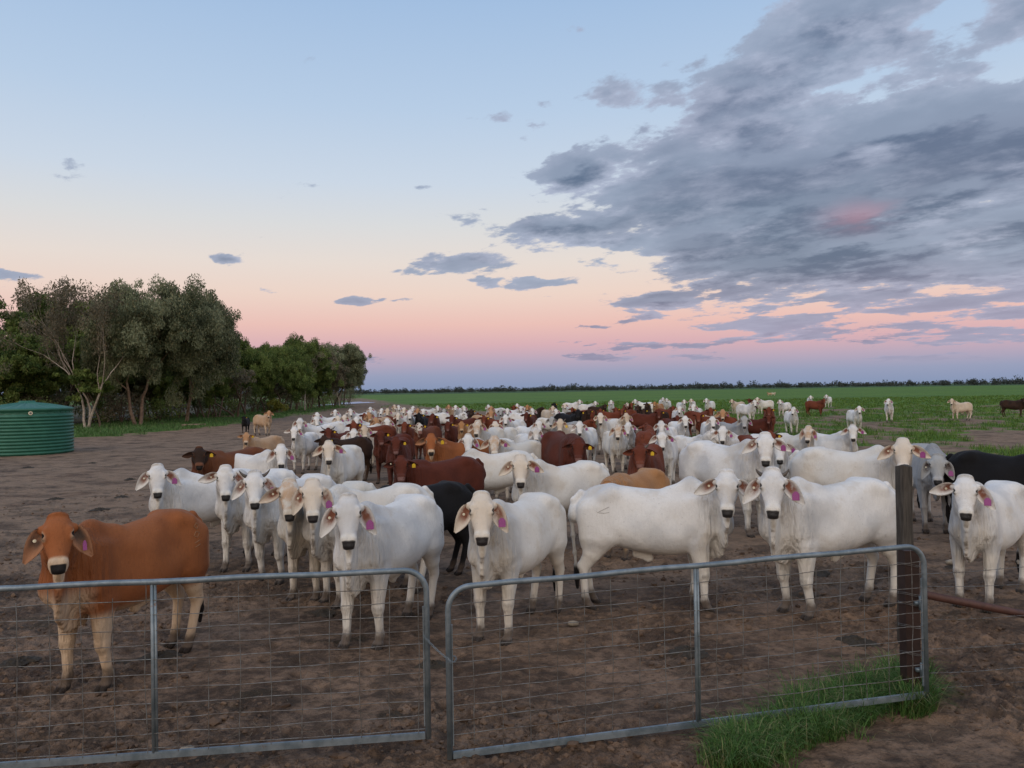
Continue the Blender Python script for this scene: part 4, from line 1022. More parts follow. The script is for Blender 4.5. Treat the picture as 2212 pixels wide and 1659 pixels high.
# timber strainer post
pt = gnd(1957, 1388)
TP = (pt.x, pt.y, 0)
tb = at(1959.5, 1006, pt.y)
n_ = 14; rows = 12; Vp = []; Fp = []
for i in range(rows + 1):
    z = -.05 + (tb.z + .05) * i / rows
    for j in range(n_):
        a = 2 * math.pi * j / n_
        cxn, cyn = math.cos(a), math.sin(a); k = min(.064 / max(abs(cxn), abs(cyn)), .080); rr_ = k * (1 + .03 * math.sin(3 * a + i * .7) + .02 * math.sin(i * 1.3))
        Vp.append((rr_ * cxn, rr_ * cyn, z + (0.01 * math.sin(2 * a) if i == rows else 0)))
for i in range(rows):
    for j in range(n_):
        a = i * n_ + j; c_ = i * n_ + (j + 1) % n_; Fp.append((a, c_, c_ + n_, a + n_))
Vp.append((0, 0, tb.z - .004)); 
for j in range(n_): Fp.append((rows * n_ + j, rows * n_ + (j + 1) % n_, len(Vp) - 1))
me = bpy.data.meshes.new('timber_post'); me.from_pydata(Vp, [], Fp)
po = link('timber_post', me, M_TIM); po.location = TP; po.rotation_euler = (0, R(.4), R(8))
tag(po, 'tall weathered grey timber post behind the right gate end', 'post')

# red oxide steel gate post with brace and hinge
sp = empty('steel_post', (3.235, 6.33, 0)); tag(sp, 'short red-brown steel post on which the right gate hangs', 'post')
MB().box((0, 0, .60), (.115, .115, 1.26)).build('column', M_RUSTP, sp, False)
MB().box((0, 0, 1.235), (.125, .125, .012)).build('cap', M_RUSTP, sp, False)
mb = MB()
for z in (1.12, .88, .80, .62, .40):
    for dz_ in (0, .012):
        mb.tube([Vector((math.cos(R(a)) * .083, math.sin(R(a)) * .083, z + dz_ + .01 * math.sin(R(a * 2)))) for a in range(0, 361, 20)], .002, 5, False)
mb.build('tie_wire', M_WIRE, sp)
for z in (1.0 - .18, .28):
    MB().tube([(.045, -.095, z - .05), (.045, -.095, z + .06)], .016, 8).box((.03, -.07, z), (.05, .04, .03)).build('hinge', M_GAL, sp)
wf = empty('wire_fence', (3.45, 6.33, 0)); tag(wf, 'barbed wire fence running right from the steel post', 'fence')
WX = [((2312, 1434), (2560, 1417)), ((2306, 1465), (2560, 1461)), ((2312, 1549), (2560, 1539)), ((2314, 1622), (2560, 1609)), ((2330, 1682), (2560, 1668)), ((2330, 1719), (2560, 1704))]
for k, (a, c_) in enumerate(WX):
    A = at(a[0] * .864, a[1] * .864, 6.36); B = at(c_[0] * .864, c_[1] * .864, 6.75)
    dd = B - A; A = A - dd * .06; B = A + dd * 5
    mb = MB(); N_ = 60
    for ph_ in (0, math.pi):
        pp = [A.lerp(B, i / N_) + Vector((0, .002 * math.cos(i * 2.1 + ph_), .003 * math.sin(i * 2.1 + ph_) - .05 * math.sin(math.pi * ((i / 12) % 1)) * .2)) - wf.location for i in range(N_ + 1)]
        mb.tube(pp, .0015, 4, False)
    if k != 1:
        for i in range(34):
            p = A.lerp(B, (i + .5) / 34) - wf.location
            mb.tube([p + Vector((-.006, 0, -.012)), p + Vector((.006, 0, .012))], .0012, 4, False); mb.tube([p + Vector((-.006, .012, .004)), p + Vector((.006, -.012, -.004))], .0012, 4, False)
    mb.build('wire', M_WIRE, wf)
a = at(1996, 1284, 6.38); c_ = at(2212, 1327, 6.9); dd = c_ - a
mb = MB(); mb.tube([a - wf.location, a + dd * 2.6 - wf.location], .033, 12); mb.build('diagonal_rail', simple('oxide_rail', (.085, .036, .028), .6, .1, 12, .3, .3, .003), wf)
# next post of the fence, outside the frame
fp = MB().tube([(8.4, 7.5, -.1), (8.4, 7.5, 1.25)], .055, 10).build('fence_post', M_TIM); tag(fp, 'round timber post of the wire fence beyond the right picture edge', 'post')

# ------------------------------------------------------------------ water tank
M_TANK, nb, bs = pmat('green_poly')
co = obj_co(nb); n = nb.noise(co, 2.5, 5, .6); n2 = nb.noise(co, 30, 3)
c = nb.mix(nb.smooth(n, .35, .7), (.015, .105, .070), (.023, .132, .088)); nb.put(bs.inputs['Base Color'], c); nb.put(bs.inputs['Roughness'], nb.m('MULTIPLY_ADD', n2, .2, .42)); bump(nb, bs, n2, .05, .003)
tk = gnd(51, 990); TK = Vector((-22.45, 35.6, 0)); TR = 1.84
root = empty('water_tank', TK); tag(root, 'round ribbed green water tank at the left picture edge', 'tank')
def lathe(name, prof, mat, parent, n=96, fn=None):
    V_, F_ = [], []
    for (r, z) in prof:
        for j in range(n):
            a = 2 * math.pi * j / n; rr_, zz = (r, z) if fn is None else fn(r, z, a)
            V_.append((rr_ * math.cos(a), rr_ * math.sin(a), zz))
    for i in range(len(prof) - 1):
        for j in range(n):
            a = i * n + j; c_ = i * n + (j + 1) % n; F_.append((a, c_, c_ + n, a + n))
    me = bpy.data.meshes.new(name); me.from_pydata(V_, [], F_)
    for p in me.polygons: p.use_smooth = True
    return link(name, me, mat, parent)
prof = [(TR * .99, -.05)]; zt = 2.02; nr = 12
for i in range(nr * 12):
    t = i / (nr * 12); z = t * 1.80; prof.append((TR + .065 * abs(math.sin(math.pi * nr * t)) ** .7 - .02, z))
prof += [(TR - .02, 1.82), (TR - .02, 1.95), (TR + .04, 1.97), (TR + .05, 2.02)]
lathe('wall', prof, M_TANK, root)
def roof_fn(r, z, a):
    k = 1 - r / TR; w = abs(math.sin(a * 12)) ** 3
    return r, z + (.035 * w * math.sin(math.pi * min(1, max(0, k))) * 1.2)
rp = [(TR + .05, 2.02), (TR + .05, 2.055), (TR - .04, 2.085)] + [(TR * (1 - k / 10), 2.085 + .29 * (k / 10)) for k in range(1, 9)] + [(.32, 2.37), (.30, 2.40), (.001, 2.41)]
lathe('roof', rp, M_TANK, root, 192, roof_fn)
mb = MB()
for j in range(36):
    a = 2 * math.pi * j / 36; mb.box((math.cos(a) * (TR - .005), math.sin(a) * (TR - .005), 1.885), (.04, .20, .035), Matrix.Rotation(a, 3, 'Z'))
mb.build('band_relief', M_TANK, root, False)
aa = math.radians(-58 + 4)
mb = MB(); p = Vector((math.cos(aa) * TR, math.sin(aa) * TR, 1.87)); mb.tube([p, p * 1.0 + Vector((math.cos(aa), math.sin(aa), 0)) * .06], .085, 16); ofl = mb.build('overflow_cap', M_BUT, root)
mb = MB(); p2 = p + Vector((math.cos(aa), math.sin(aa), 0)) * .06; mb.tube([p2, p2 + Vector((math.cos(aa), math.sin(aa), 0)) * .004], .05, 12); mb.build('opening', M_WIRE, ofl)

# ------------------------------------------------------------------ trees
def leaf_mat(name, c1, c2, c3):
    m_, nb, bs = pmat(name)
    t = sepc(nb, attrn(nb, 'tone'))
    c = nb.mix(t[0], c1, c2); c = nb.mix(nb.smooth(t[1], .75, 1), c, c3)
    nb.put(bs.inputs['Base Color'], c); bs.inputs['Roughness'].default_value = .7; bs.inputs['Specular IOR Level'].default_value = .2
    tr = nb.n('ShaderNodeBsdfTranslucent'); nb.put(tr.inputs[0], c); mx_ = nb.n('ShaderNodeMixShader'); mx_.inputs[0].default_value = .25
    nb.nt.links.new(bs.outputs[0], mx_.inputs[1]); nb.nt.links.new(tr.outputs[0], mx_.inputs[2])
    nb.nt.links.new(mx_.outputs[0], nb.nt.nodes['Material Output'].inputs[0]); return m_
LM = {'olive': leaf_mat('eucalypt_leaves', (.065, .085, .045), (.27, .30, .185), (.25, .23, .13)),
      'green': leaf_mat('green_leaves', (.036, .072, .018), (.185, .250, .068), (.19, .20, .07)),
      'dull': leaf_mat('dull_leaves', (.095, .090, .062), (.205, .185, .125), (.22, .16, .10)),
      'yellow': leaf_mat('yellow_leaves', (.10, .11, .02), (.22, .22, .04), (.28, .24, .05))}
M_MID = simple('reddish_bark', (.27, .19, .15), .9, 0, 6, .35, .6, .03, col2=(.13, .085, .065))
M_PALE = simple('pale_bark', (.44, .39, .34), .85, 0, 6, .35, .5, .03, col2=(.22, .17, .14))
M_BARK = simple('brown_bark', (.15, .105, .08), .9, 0, 8, .35, .6, .03, col2=(.07, .045, .034))
M_DARK = simple('dark_bark', (.085, .064, .050), .9, 0, 8, .35, .6, .03)
def leaves_mesh(name, cl, n_per, size, droop, rg, flat_=.75):
    """cl: list of (centre, radius, tone)"""
    Cs = np.array([c[0] for c in cl]); Rs = np.array([c[1] for c in cl]); Ts = np.array([c[2] for c in cl])
    npc = np.maximum((n_per * (Rs / Rs.mean()) ** 2), 8).astype(int); ii = np.repeat(np.arange(len(cl)), npc); n = len(ii)
    d = rg.normal(size=(n, 3)); d /= np.linalg.norm(d, axis=1)[:, None]
    rad = rg.random(n) ** .42
    P_ = Cs[ii] + d * (Rs[ii] * rad)[:, None] * np.array((1, 1, flat_ if droop < .45 else 1.15)); P_[:, 2] -= droop * Rs[ii] * rg.random(n) * (np.linalg.norm(d[:, :2], axis=1))
    ax = rg.normal(size=(n, 3)); ax[:, 2] -= droop * 2.2; ax /= np.linalg.norm(ax, axis=1)[:, None]
    sd_ = np.cross(ax, rg.normal(size=(n, 3))); sd_ /= np.linalg.norm(sd_, axis=1)[:, None] + 1e-9
    L = size * rg.uniform(.6, 1.3, n)[:, None]; w = L * rg.uniform(.28, .45, n)[:, None]
    V_ = np.stack([P_ - ax * L * .5, P_ + sd_ * w * .5, P_ + ax * L * .5, P_ - sd_ * w * .5], 1).reshape(-1, 3)
    Q_ = np.arange(4 * n).reshape(-1, 4)
    me = mesh_np(name, V_, Q_, False)
    tn = np.clip(Ts[ii] + rg.normal(0, .14, n), 0, 1); t2 = rg.random(n)
    A = np.stack([tn, t2, tn], 1); attr(me, 'tone', np.repeat(A, 4, 0))
    return me
def make_tree(H, spread, seed, leafm='olive', bark=None, stems=1, lean=0.0, n_per=260, size=.30, droop=.5, bare=.35, dense=1.0, r0=.28, crown_low=.35, dead=0):
    rg = random.Random(seed); ng = np.random.default_rng(seed)
    mb = MB(); ends = []
    def grow(p, d, L, r, lvl, maxl):
        pts = [p.copy()]; rad = [r]; n = 5; q = p.copy(); dd = d.normalized()
        for i in range(n):
            dd = (dd + Vector((rg.gauss(0, .13), rg.gauss(0, .13), rg.gauss(.04, .08)))).normalized(); q = q + dd * (L / n); pts.append(q.copy()); rad.append(r * (1 - .42 * (i + 1) / n))
        mb.tube(pts, rad, 7 if lvl < 2 else 4, False)
        if lvl >= maxl: ends.append(q); return
        if lvl >= 2: ends.append(pts[3])
        nb_ = rg.choice((2, 3, 3)) if lvl else rg.choice((3, 3, 4))
        a0 = rg.uniform(0, 6.28)
        for k in range(nb_):
            a = a0 + 6.283 * k / nb_ + rg.uniform(-.5, .5); sp_ = rg.uniform(.35, .85) * spread / (H * .5)
            nd = (dd + Vector((math.cos(a), math.sin(a), 0)) * sp_ + Vector((0, 0, .12))).normalized()
            grow(pts[-1] if rg.random() < .65 else pts[-2], nd, L * rg.uniform(.62, .85), rad[-1] * .68, lvl + 1, maxl)
    for s_ in range(stems):
        a = 6.28 * s_ / stems + rg.uniform(0, 1); ln = lean + (.28 if stems > 1 else 0)
        d = Vector((math.cos(a) * ln, math.sin(a) * ln, 1))
        grow(Vector((math.cos(a) * .15 * (stems > 1), math.sin(a) * .15 * (stems > 1), -.1)), d, H * bare, r0 / math.sqrt(stems) * 1.1, 0, 4 if H > 7 else 3)
    mx = max(e.z for e in ends); k = H * .94 / mx
    mb.V = [Vector((v.x * (.6 + .4 * k), v.y * (.6 + .4 * k), v.z * k if v.z > 0 else v.z)) for v in mb.V]; ends = [Vector((e.x * (.6 + .4 * k), e.y * (.6 + .4 * k), e.z * k)) for e in ends]
    cl = []
    for e in ends:
        if dead and rg.random() < dead: continue
        cl.append(((e.x, e.y, e.z), rg.uniform(.35, .85) * H / 11, rg.uniform(0, 1)))
        if rg.random() < .5: cl.append(((e.x + rg.gauss(0, .9), e.y + rg.gauss(0, .9), e.z + rg.uniform(-.9, .5)), rg.uniform(.25, .6) * H / 11, rg.uniform(.2, 1)))
        if rg.random() < dense:
            cl.append(((e.x + rg.gauss(0, .6), e.y + rg.gauss(0, .6), max(H * crown_low, e.z - rg.uniform(.3, 2.2) * H / 11)), rg.uniform(.4, .85) * H / 11, rg.uniform(0, 1)))
    me = bpy.data.meshes.new('trunk'); me.from_pydata([tuple(v) for v in mb.V], [], mb.Fc)
    for p in me.polygons: p.use_smooth = True
    me.materials.append(bark or M_BARK)
    cm = None
    if cl:
        cm = leaves_mesh('crown', cl, n_per, size, droop, ng); cm.materials.append(LM[leafm])
    return me, cm
def place_tree(meshes, x, y, rz, s, name, label, group=None, cat='tree', sz=None):
    r = empty(name, (x, y, -.02), rz); r.scale = (s, s, sz or s); tag(r, label, cat, group)
    t = bpy.data.objects.new('trunk', meshes[0]); C.objects.link(t); t.parent = r
    if meshes[1]: c_ = bpy.data.objects.new('crown', meshes[1]); C.objects.link(c_); c_.parent = r
    return r
def gx(u, D): return at(u, 850, D).x
TG = 'trees of the wood left of the herd'
place_tree(make_tree(12.9, 8.4, 3, 'olive', M_MID, 2, 0, 330, .23, .9, .26, .45, .19, .2), gx(285, 65), 66, 0.4, 1, 'eucalyptus_tree', 'tallest olive-grey tree with forked reddish trunk', TG)
place_tree(make_tree(12.4, 7.6, 14, 'olive', M_MID, 2, 0, 320, .23, .9, .27, .45, .18, .2), gx(392, 72), 73, 1.9, 1, 'eucalyptus_tree', 'tall olive-grey tree joined right of the tallest one', TG)
place_tree(make_tree(12.2, 3.4, 5, 'dull', M_PALE, 3, -.14, 110, .22, .6, .33, .2, .17, .3, dead=.70), gx(188, 62), 62, 1.0, 1, 'pale_tree', 'pale-trunked three-stemmed tree with bare white branches', TG)
place_tree(make_tree(12.0, 7.5, 8, 'green', M_BARK, 2, 0, 280, .32, .4, .3, 1, .32, .2), gx(105, 72), 74, 2, 1.05, 'leafy_tree', 'dark green tree behind the pale-trunked tree', TG)
place_tree(make_tree(8.4, 6.5, 9, 'green', M_BARK, 2, 0, 280, .32, .4, .28, 1, .32, .15), gx(20, 66), 68, 3, 1, 'leafy_tree', 'green tree rising behind the water tank', TG)
SPEC = [('olive', 10.5, 6.5, 21), ('green', 11.5, 6.5, 22), ('dull', 10.8, 5.6, 23), ('green', 9.5, 6.5, 24), ('olive', 11.5, 6, 25)]
VAR = [make_tree(h_, sp_, sd_, lf, M_BARK if i % 2 else M_DARK, 1 + (i % 2), 0, 210, .25, .7, .28, .6, .15, .16) for i, (lf, h_, sp_, sd_) in enumerate(SPEC)]
FRONT = [(470, 88, 1, .9, 'green tree directly right of the tall olive-grey pair'), (528, 96, 3, 1.12, 'rounded green tree above the leaning bare branches'), (575, 108, 1, .88, 'green-topped tree left of the yellow-green bush'), (640, 118, 1, 1.02, 'green tree with an open top above the yellow-green bush'),
         (690, 128, 2, .95, 'dull brownish tree near the right end of the wood'), (722, 140, 4, 1.02, 'grey-green tree second from the right end of the wood'), (742, 158, 0, .96, 'last tree at the right end of the wood'), (668, 124, 3, .9, 'low green tree in front of the dull brownish tree'), (608, 104, 3, .85, 'low green tree left of the slender pale trunk')]
for k, (u, D, vi, s_, lab) in enumerate(FRONT): place_tree(VAR[vi], gx(u, D), D, k * 1.3, s_ * (1 if D > 100 else .96), 'leafy_tree', lab, TG)
FILL = [(-30, 66, 1), (60, 84, 4), (145, 90, 3), (230, 86, 1), (310, 95, 3), (355, 88, 1), (430, 102, 4), (490, 112, 1), (555, 128, 3), (600, 136, 4), (650, 150, 1), (700, 165, 2), (735, 180, 4), (755, 196, 0), (445, 82, 3), (330, 78, 3), (205, 76, 3)]
fl = sorted(FILL)
for k, (u, D, vi) in enumerate(fl): place_tree(VAR[vi], gx(u, D), D, k * 2.1, .74 + .1 * (k % 3), 'leafy_tree', '%s tree from the left in the shaded rear rank of the wood' % ORD[k], TG)
SAP = [make_tree(5.2, 2.2, 60 + i, ('green', 'dull', 'olive')[i], M_PALE if i == 1 else M_BARK, 1, .12, 110, .26, .4, .5, .6, .10, .5) for i in range(3)]
ng = np.random.default_rng(11)
SU = [215, 305, 340, 372, 398, 415, 436, 452, 470, 492, 508, 540, 556, 570, 588, 612, 628, 642, 672, 688, 702, 718, 734]
for k, u in enumerate(SU):
    D = 62 + (u - 200) * .135 + ng.uniform(-2, 3); place_tree(SAP[k % 3], gx(u, D), D, k * 1.7, ng.uniform(.75, 1.15), 'sapling', '%s thin sapling from the left along the front of the wood' % (ORD[k] if k < 20 else 'twenty-' + ORD[k - 20]), 'saplings along the wood edge')
dead_ = make_tree(10.5, 3.2, 71, 'dull', M_PALE, 1, .02, 60, .25, .4, .5, .1, .13, .5, dead=.93)
place_tree(dead_, gx(658, 112), 112, 0, .95, 'slender_tree', 'slender pale-trunked tree near the right part of the wood', TG)
lean = make_tree(7.5, 4.5, 74, 'dull', M_BARK, 2, .45, 60, .25, .4, .45, .1, .22, .5, dead=.8)
place_tree(lean, gx(510, 84), 84, 2.2, 1, 'leaning_tree', 'leaning bare double trunk right of the olive-grey trees', TG)
# under-storey and bushes
def bush(x, y, r, h, lf, seed, label, name='bush', grp=None):
    rg = random.Random(seed); cl = [((rg.gauss(0, r * .45), rg.gauss(0, r * .45), h * rg.uniform(.25, .8)), r * rg.uniform(.35, .6), rg.random()) for _ in range(12)]
    m_ = leaves_mesh('foliage', cl, 150, .24, .2, np.random.default_rng(seed)); m_.materials.append(LM[lf])
    mb = MB()
    for k in range(5): a = k * 1.3; mb.tube([(0, 0, -.05), (math.cos(a) * r * .2, math.sin(a) * r * .2, h * .4), (math.cos(a) * r * .5, math.sin(a) * r * .5, h * .75)], [.05, .03, .015], 5, False)
    root = empty(name, (x, y, 0)); tag(root, label, 'bush', grp)
    mb.build('stem', M_BARK, root); o_ = bpy.data.objects.new('foliage', m_); C.objects.link(o_); o_.parent = root
bush(gx(598, 97), 97, 1.05, 2.0, 'yellow', 5, 'yellow-green round bush in front of the wood')
BU = [(30, 60), (80, 66), (130, 70), (225, 74), (262, 72), (300, 80), (345, 76), (385, 82), (425, 86), (458, 90), (505, 96), (545, 104), (580, 112), (625, 118), (665, 128), (700, 138), (728, 148), (752, 166)]
for k, (u, D) in enumerate(BU):
    bush(gx(u, D), D, 2.1, 2.6 + (k % 3) * .8, ('green', 'dull', 'olive')[k % 3], 100 + k, '%s undergrowth bush from the left at the foot of the wood' % ORD[k], grp='undergrowth bushes of the wood')

# fallen logs at the wood edge
for k, (u, v_, L_, a) in enumerate([(418, 921, 1.9, .1), (585, 893, 2.4, .15), (480, 902, 2.2, -.2)]):
    p = gnd(u, v_); mb = MB(); mb.tube([(-L_ / 2, 0, .08), (-L_ * .1, .1, .12), (L_ / 2, .05, .16)], [.10, .085, .04], 7)
    o_ = mb.build('fallen_branch', M_MID); o_.location = p; o_.rotation_euler = (0, 0, a)
    tag(o_, ('fallen pale branch on the grass below the tall trees', 'fallen pale branch on the bare ground right of the bush', 'fallen pale branch near the leaning trunk')[k], 'branch', 'fallen branches')

# far treeline on the horizon
rg = np.random.default_rng(5); cl = []
for i in range(1500):
    a = R(rg.uniform(-40, 52)); Dd = rg.uniform(950, 1350); hgt = 3.2 + 3.0 * rg.random() + (5 * rg.random() if rg.random() < .10 else 0)
    env = float(fbm(np.array([a * 30]), np.array([.5]), 3, 5)[0]); hgt *= .42 + .75 * env
    if a > R(12): hgt *= 1.15
    x_, y_ = Dd * math.sin(a), Dd * math.cos(a); tn = rg.random() * .6
    cl.append(((x_, y_, hgt * .72), 2.6 + hgt * .30, tn))
    if rg.random() < .7: cl.append(((x_ + rg.uniform(-5, 5), y_, hgt * .35), 3.2, tn))
m_ = leaves_mesh('far_treeline', cl, 26, 2.6, .1, rg, .8)
fm = leaf_mat('far_leaves', (.040, .052, .045), (.070, .085, .070), (.08, .085, .075)); m_.materials.append(fm)
tl_ = bpy.data.objects.new('far_treeline', m_); C.objects.link(tl_); tag(tl_, 'thin dark line of far-off scrub trees along the horizon', 'treeline', None, 'stuff')

# ------------------------------------------------------------------ grass
def blades(name, P_, hgt, width, tone, spread, rg, mat, label, curl=.5):
    n = len(P_); a = rg.uniform(0, 2 * np.pi, n); dr = np.stack([np.cos(a), np.sin(a), np.zeros(n)], 1)
    sd_ = np.stack([-np.sin(a), np.cos(a), np.zeros(n)], 1); h_ = hgt[:, None]; w = width[:, None]; sp_ = spread[:, None]
    up = np.array((0, 0, 1.0))
    m1_ = P_ + up * h_ * .5 + dr * h_ * sp_ * .25; m2_ = P_ + up * h_ * .86 + dr * h_ * sp_ * .62; tp = P_ + up * h_ * (1 - curl * .3 * sp_) + dr * h_ * sp_ * 1.05
    V_ = np.stack([P_ - sd_ * w, P_ + sd_ * w, m1_ + sd_ * w * .9, m1_ - sd_ * w * .9, m2_ + sd_ * w * .55, m2_ - sd_ * w * .55, tp + sd_ * w * .08, tp - sd_ * w * .08], 1).reshape(-1, 3)
    b_ = np.arange(n)[:, None] * 8
    Q_ = np.concatenate([b_ + np.array((0, 1, 2, 3)), b_ + np.array((3, 2, 4, 5)), b_ + np.array((5, 4, 6, 7))])
    me = mesh_np(name, V_, Q_, True); attr(me, 'tone', np.repeat(np.stack([tone, rg.random(n), tone], 1), 8, 0)); me.materials.append(mat)
    o_ = bpy.data.objects.new(name, me); C.objects.link(o_); tag(o_, label, 'grass', None, 'stuff'); return o_
GM1 = leaf_mat('grass_blades', (.034, .085, .018), (.115, .225, .055), (.30, .28, .14))
GM2 = leaf_mat('pasture_blades', (.050, .110, .018), (.165, .28, .045), (.20, .24, .08))
# clump at the right gate: shape follows the patch in the picture
rg = np.random.default_rng(3)
cents = []
for i in range(520):
    t = rg.random(); u = 1560 + 420 * t; v_ = 1655 - 150 * t ** 1.1 - rg.random() ** 1.3 * (40 + 40 * math.sin(t * 3)) + rg.normal(0, 12) + (20 if t < .3 else 0)
    p = gnd(u + rg.normal(0, 12), min(v_, 1668)); cents.append((p.x, p.y, rg.uniform(.5, 1.0)))
cents += [(*gnd(1570 + rg.uniform(-20, 40), rg.uniform(1600, 1650))[:2], .7) for _ in range(30)]
cents += [(*gnd(rg.normal(1978, 12), rg.uniform(1500, 1545))[:2], 1.2) for _ in range(45)]
P_, hh, ww, tt, ss = [], [], [], [], []
for (x, y, k) in cents:
    n_ = int(40 * k); a = rg.uniform(0, 6.283, n_); r_ = .05 * np.sqrt(rg.random(n_)) * 1.4
    xs_ = x + r_ * np.cos(a); ys_ = y + r_ * np.sin(a)
    P_.append(np.stack([xs_, ys_, ground_z(xs_, ys_) - .01], 1)); hh.append(rg.uniform(.05, .25, n_) * (.50 + .5 * k)); ww.append(rg.uniform(.0018, .0042, n_)); tt.append(np.clip(rg.uniform(.1, .9) + rg.normal(0, .2, n_), 0, 1)); ss.append(rg.uniform(.1, 1.5, n_))
blades('gate_grass', np.concatenate(P_), np.concatenate(hh), np.concatenate(ww), np.concatenate(tt), np.concatenate(ss), rg, GM1, 'wild green grass growing at the foot of the right gate')
# pasture tufts
def scatter(n, ymin, ymax, xmin, xmax, power, rg):
    t = rg.random(n) ** power; y = ymin * (ymax / ymin) ** t; x = xmin * y + (xmax - xmin) * y * rg.random(n); return x, y
x, y = scatter(60000, 17, 150, -.55, .95, 1.0, rg); gmk = grass_mask(x, y); keep = (gmk > .35 + .4 * rg.random(len(x))) & (x > interp(y, XB) - 6); x, y = x[keep], y[keep]
n_ = 7; xx = np.repeat(x, n_) + rg.normal(0, .10, len(x) * n_); yy = np.repeat(y, n_) + rg.normal(0, .10, len(x) * n_); sc = 1 + np.clip((yy - 40) / 50, 0, 2.0)
ht = rg.uniform(.10, .30, len(xx)) * np.repeat(rg.uniform(.6, 1.25, len(x)), n_)
tn = np.clip(np.repeat(rg.random(len(x)), n_) * .8 + rg.normal(0, .15, len(xx)), 0, 1)
blades('pasture_grass', np.stack([xx, yy, ground_z(xx, yy) - .01], 1), ht, rg.uniform(.006, .012, len(xx)) * sc, tn, rg.uniform(.2, 1.4, len(xx)), rg, GM2, 'tufts of bright green pasture grass spreading to the right and behind the herd')
x, y = scatter(26000, 40, 190, -.75, -.12, 1.0, rg); gmk = grass_mask(x, y); keep = (gmk > .4) & (x < interp(y, XL) + 1.5) & (x > interp(y, XL) - 16); x, y = x[keep], y[keep]
n_ = 5; xx = np.repeat(x, n_) + rg.normal(0, .12, len(x) * n_); yy = np.repeat(y, n_) + rg.normal(0, .12, len(x) * n_)
GM3 = leaf_mat('verge_blades', (.050, .110, .030), (.125, .225, .070), (.16, .20, .09))
blades('verge_grass', np.stack([xx, yy, ground_z(xx, yy) - .01], 1), rg.uniform(.10, .32, len(xx)), rg.uniform(.012, .024, len(xx)), np.clip(rg.random(len(xx)), 0, 1), rg.uniform(.2, 1.2, len(xx)), rg, GM3, 'strip of soft green grass along the foot of the wood')
# straw and small weeds lying on the mud near the gates
sx2 = rg.uniform(-5, 6, 900); sy2 = rg.uniform(3.4, 12, 900)
mb = None
a = rg.uniform(0, 6.283, 900); L = rg.uniform(.02, .09, 900); zz = ground_z(sx2, sy2) + .006
dx, dy = np.cos(a) * L, np.sin(a) * L; w = .0014
V_ = np.stack([np.stack([sx2 - dx - dy / L * w, sy2 - dy + dx / L * w, zz], 1), np.stack([sx2 - dx + dy / L * w, sy2 - dy - dx / L * w, zz], 1), np.stack([sx2 + dx + dy / L * w, sy2 + dy - dx / L * w, zz + .006], 1), np.stack([sx2 + dx - dy / L * w, sy2 + dy + dx / L * w, zz + .006], 1)], 1).reshape(-1, 3)
me = mesh_np('straw', V_, np.arange(3600).reshape(-1, 4), False); M_STR = simple('straw', (.26, .21, .14), .8); me.materials.append(M_STR)
o_ = bpy.data.objects.new('straw_litter', me); C.objects.link(o_); tag(o_, 'bits of straw scattered over the mud by the gates', 'straw', None, 'stuff')

# ------------------------------------------------------------------ clods, pats, stones
def lump(n, rg):
    import bmesh
    bm = bmesh.new(); bmesh.ops.create_icosphere(bm, subdivisions=1, radius=1); V_ = np.array([v.co[:] for v in bm.verts]); F_ = np.array([[v.index for v in f.verts] for f in bm.faces]); bm.free(); return V_, F_
LV, LF = lump(0, rg)
rg = np.random.default_rng(31)
N_ = 15000; t = rg.random(N_); y = 3.6 * (22 / 3.6) ** (t ** .9); x = rg.uniform(-.85, .85, N_) * y
kp = fbm(x * .7, y * .7, 3, 61) > .42; x, y = x[kp], y[kp]; n = len(x)
sz = rg.gamma(1.7, .0068, n) + .004; sz = np.minimum(sz, .040)
sc = np.stack([sz * rg.uniform(.8, 1.4, n), sz * rg.uniform(.8, 1.4, n), sz * rg.uniform(.45, .8, n)], 1)
seedv = rg.random((n, 1, 3)) * 40; base_ = LV[None] * (1 + .42 * np.sin(LV[None] * 3.1 + seedv) + .25 * np.sin(LV[None][:, :, ::-1] * 6.3 + seedv * 1.7))
an = rg.uniform(0, 6.28, n); ca, sa = np.cos(an), np.sin(an); Vx = base_ * sc[:, None]
V_ = np.stack([Vx[..., 0] * ca[:, None] - Vx[..., 1] * sa[:, None] + x[:, None], Vx[..., 0] * sa[:, None] + Vx[..., 1] * ca[:, None] + y[:, None], Vx[..., 2] + (ground_z(x, y) + sz * .12)[:, None]], -1).reshape(-1, 3)
Q_ = (LF[None] + (np.arange(n) * len(LV))[:, None, None]).reshape(-1, 3)
me = mesh_np('clods', V_, Q_, False); attr(me, 'tone', np.repeat(np.stack([rg.random(n)] * 3, 1), len(LV), 0))
M_CLOD, nb, bs = pmat('mud_clods')
tn_ = sepc(nb, attrn(nb, 'tone'))[0]; co = nb.n('ShaderNodeNewGeometry').outputs['Position']; nz_ = nb.noise(co, 45, 4, .6)
c = nb.mix(tn_, (.070, .045, .031), (.185, .123, .083)); c = nb.mix(nb.m('MULTIPLY', nz_, .4), c, (.06, .040, .029)); nb.put(bs.inputs['Base Color'], c); bs.inputs['Roughness'].default_value = .9; bs.inputs['Specular IOR Level'].default_value = .2; bump(nb, bs, nz_, .6, .01)
me.materials.append(M_CLOD); o_ = bpy.data.objects.new('mud_clods', me); C.objects.link(o_); tag(o_, 'loose clods of dried mud strewn over the yard', 'clods', None, 'stuff')

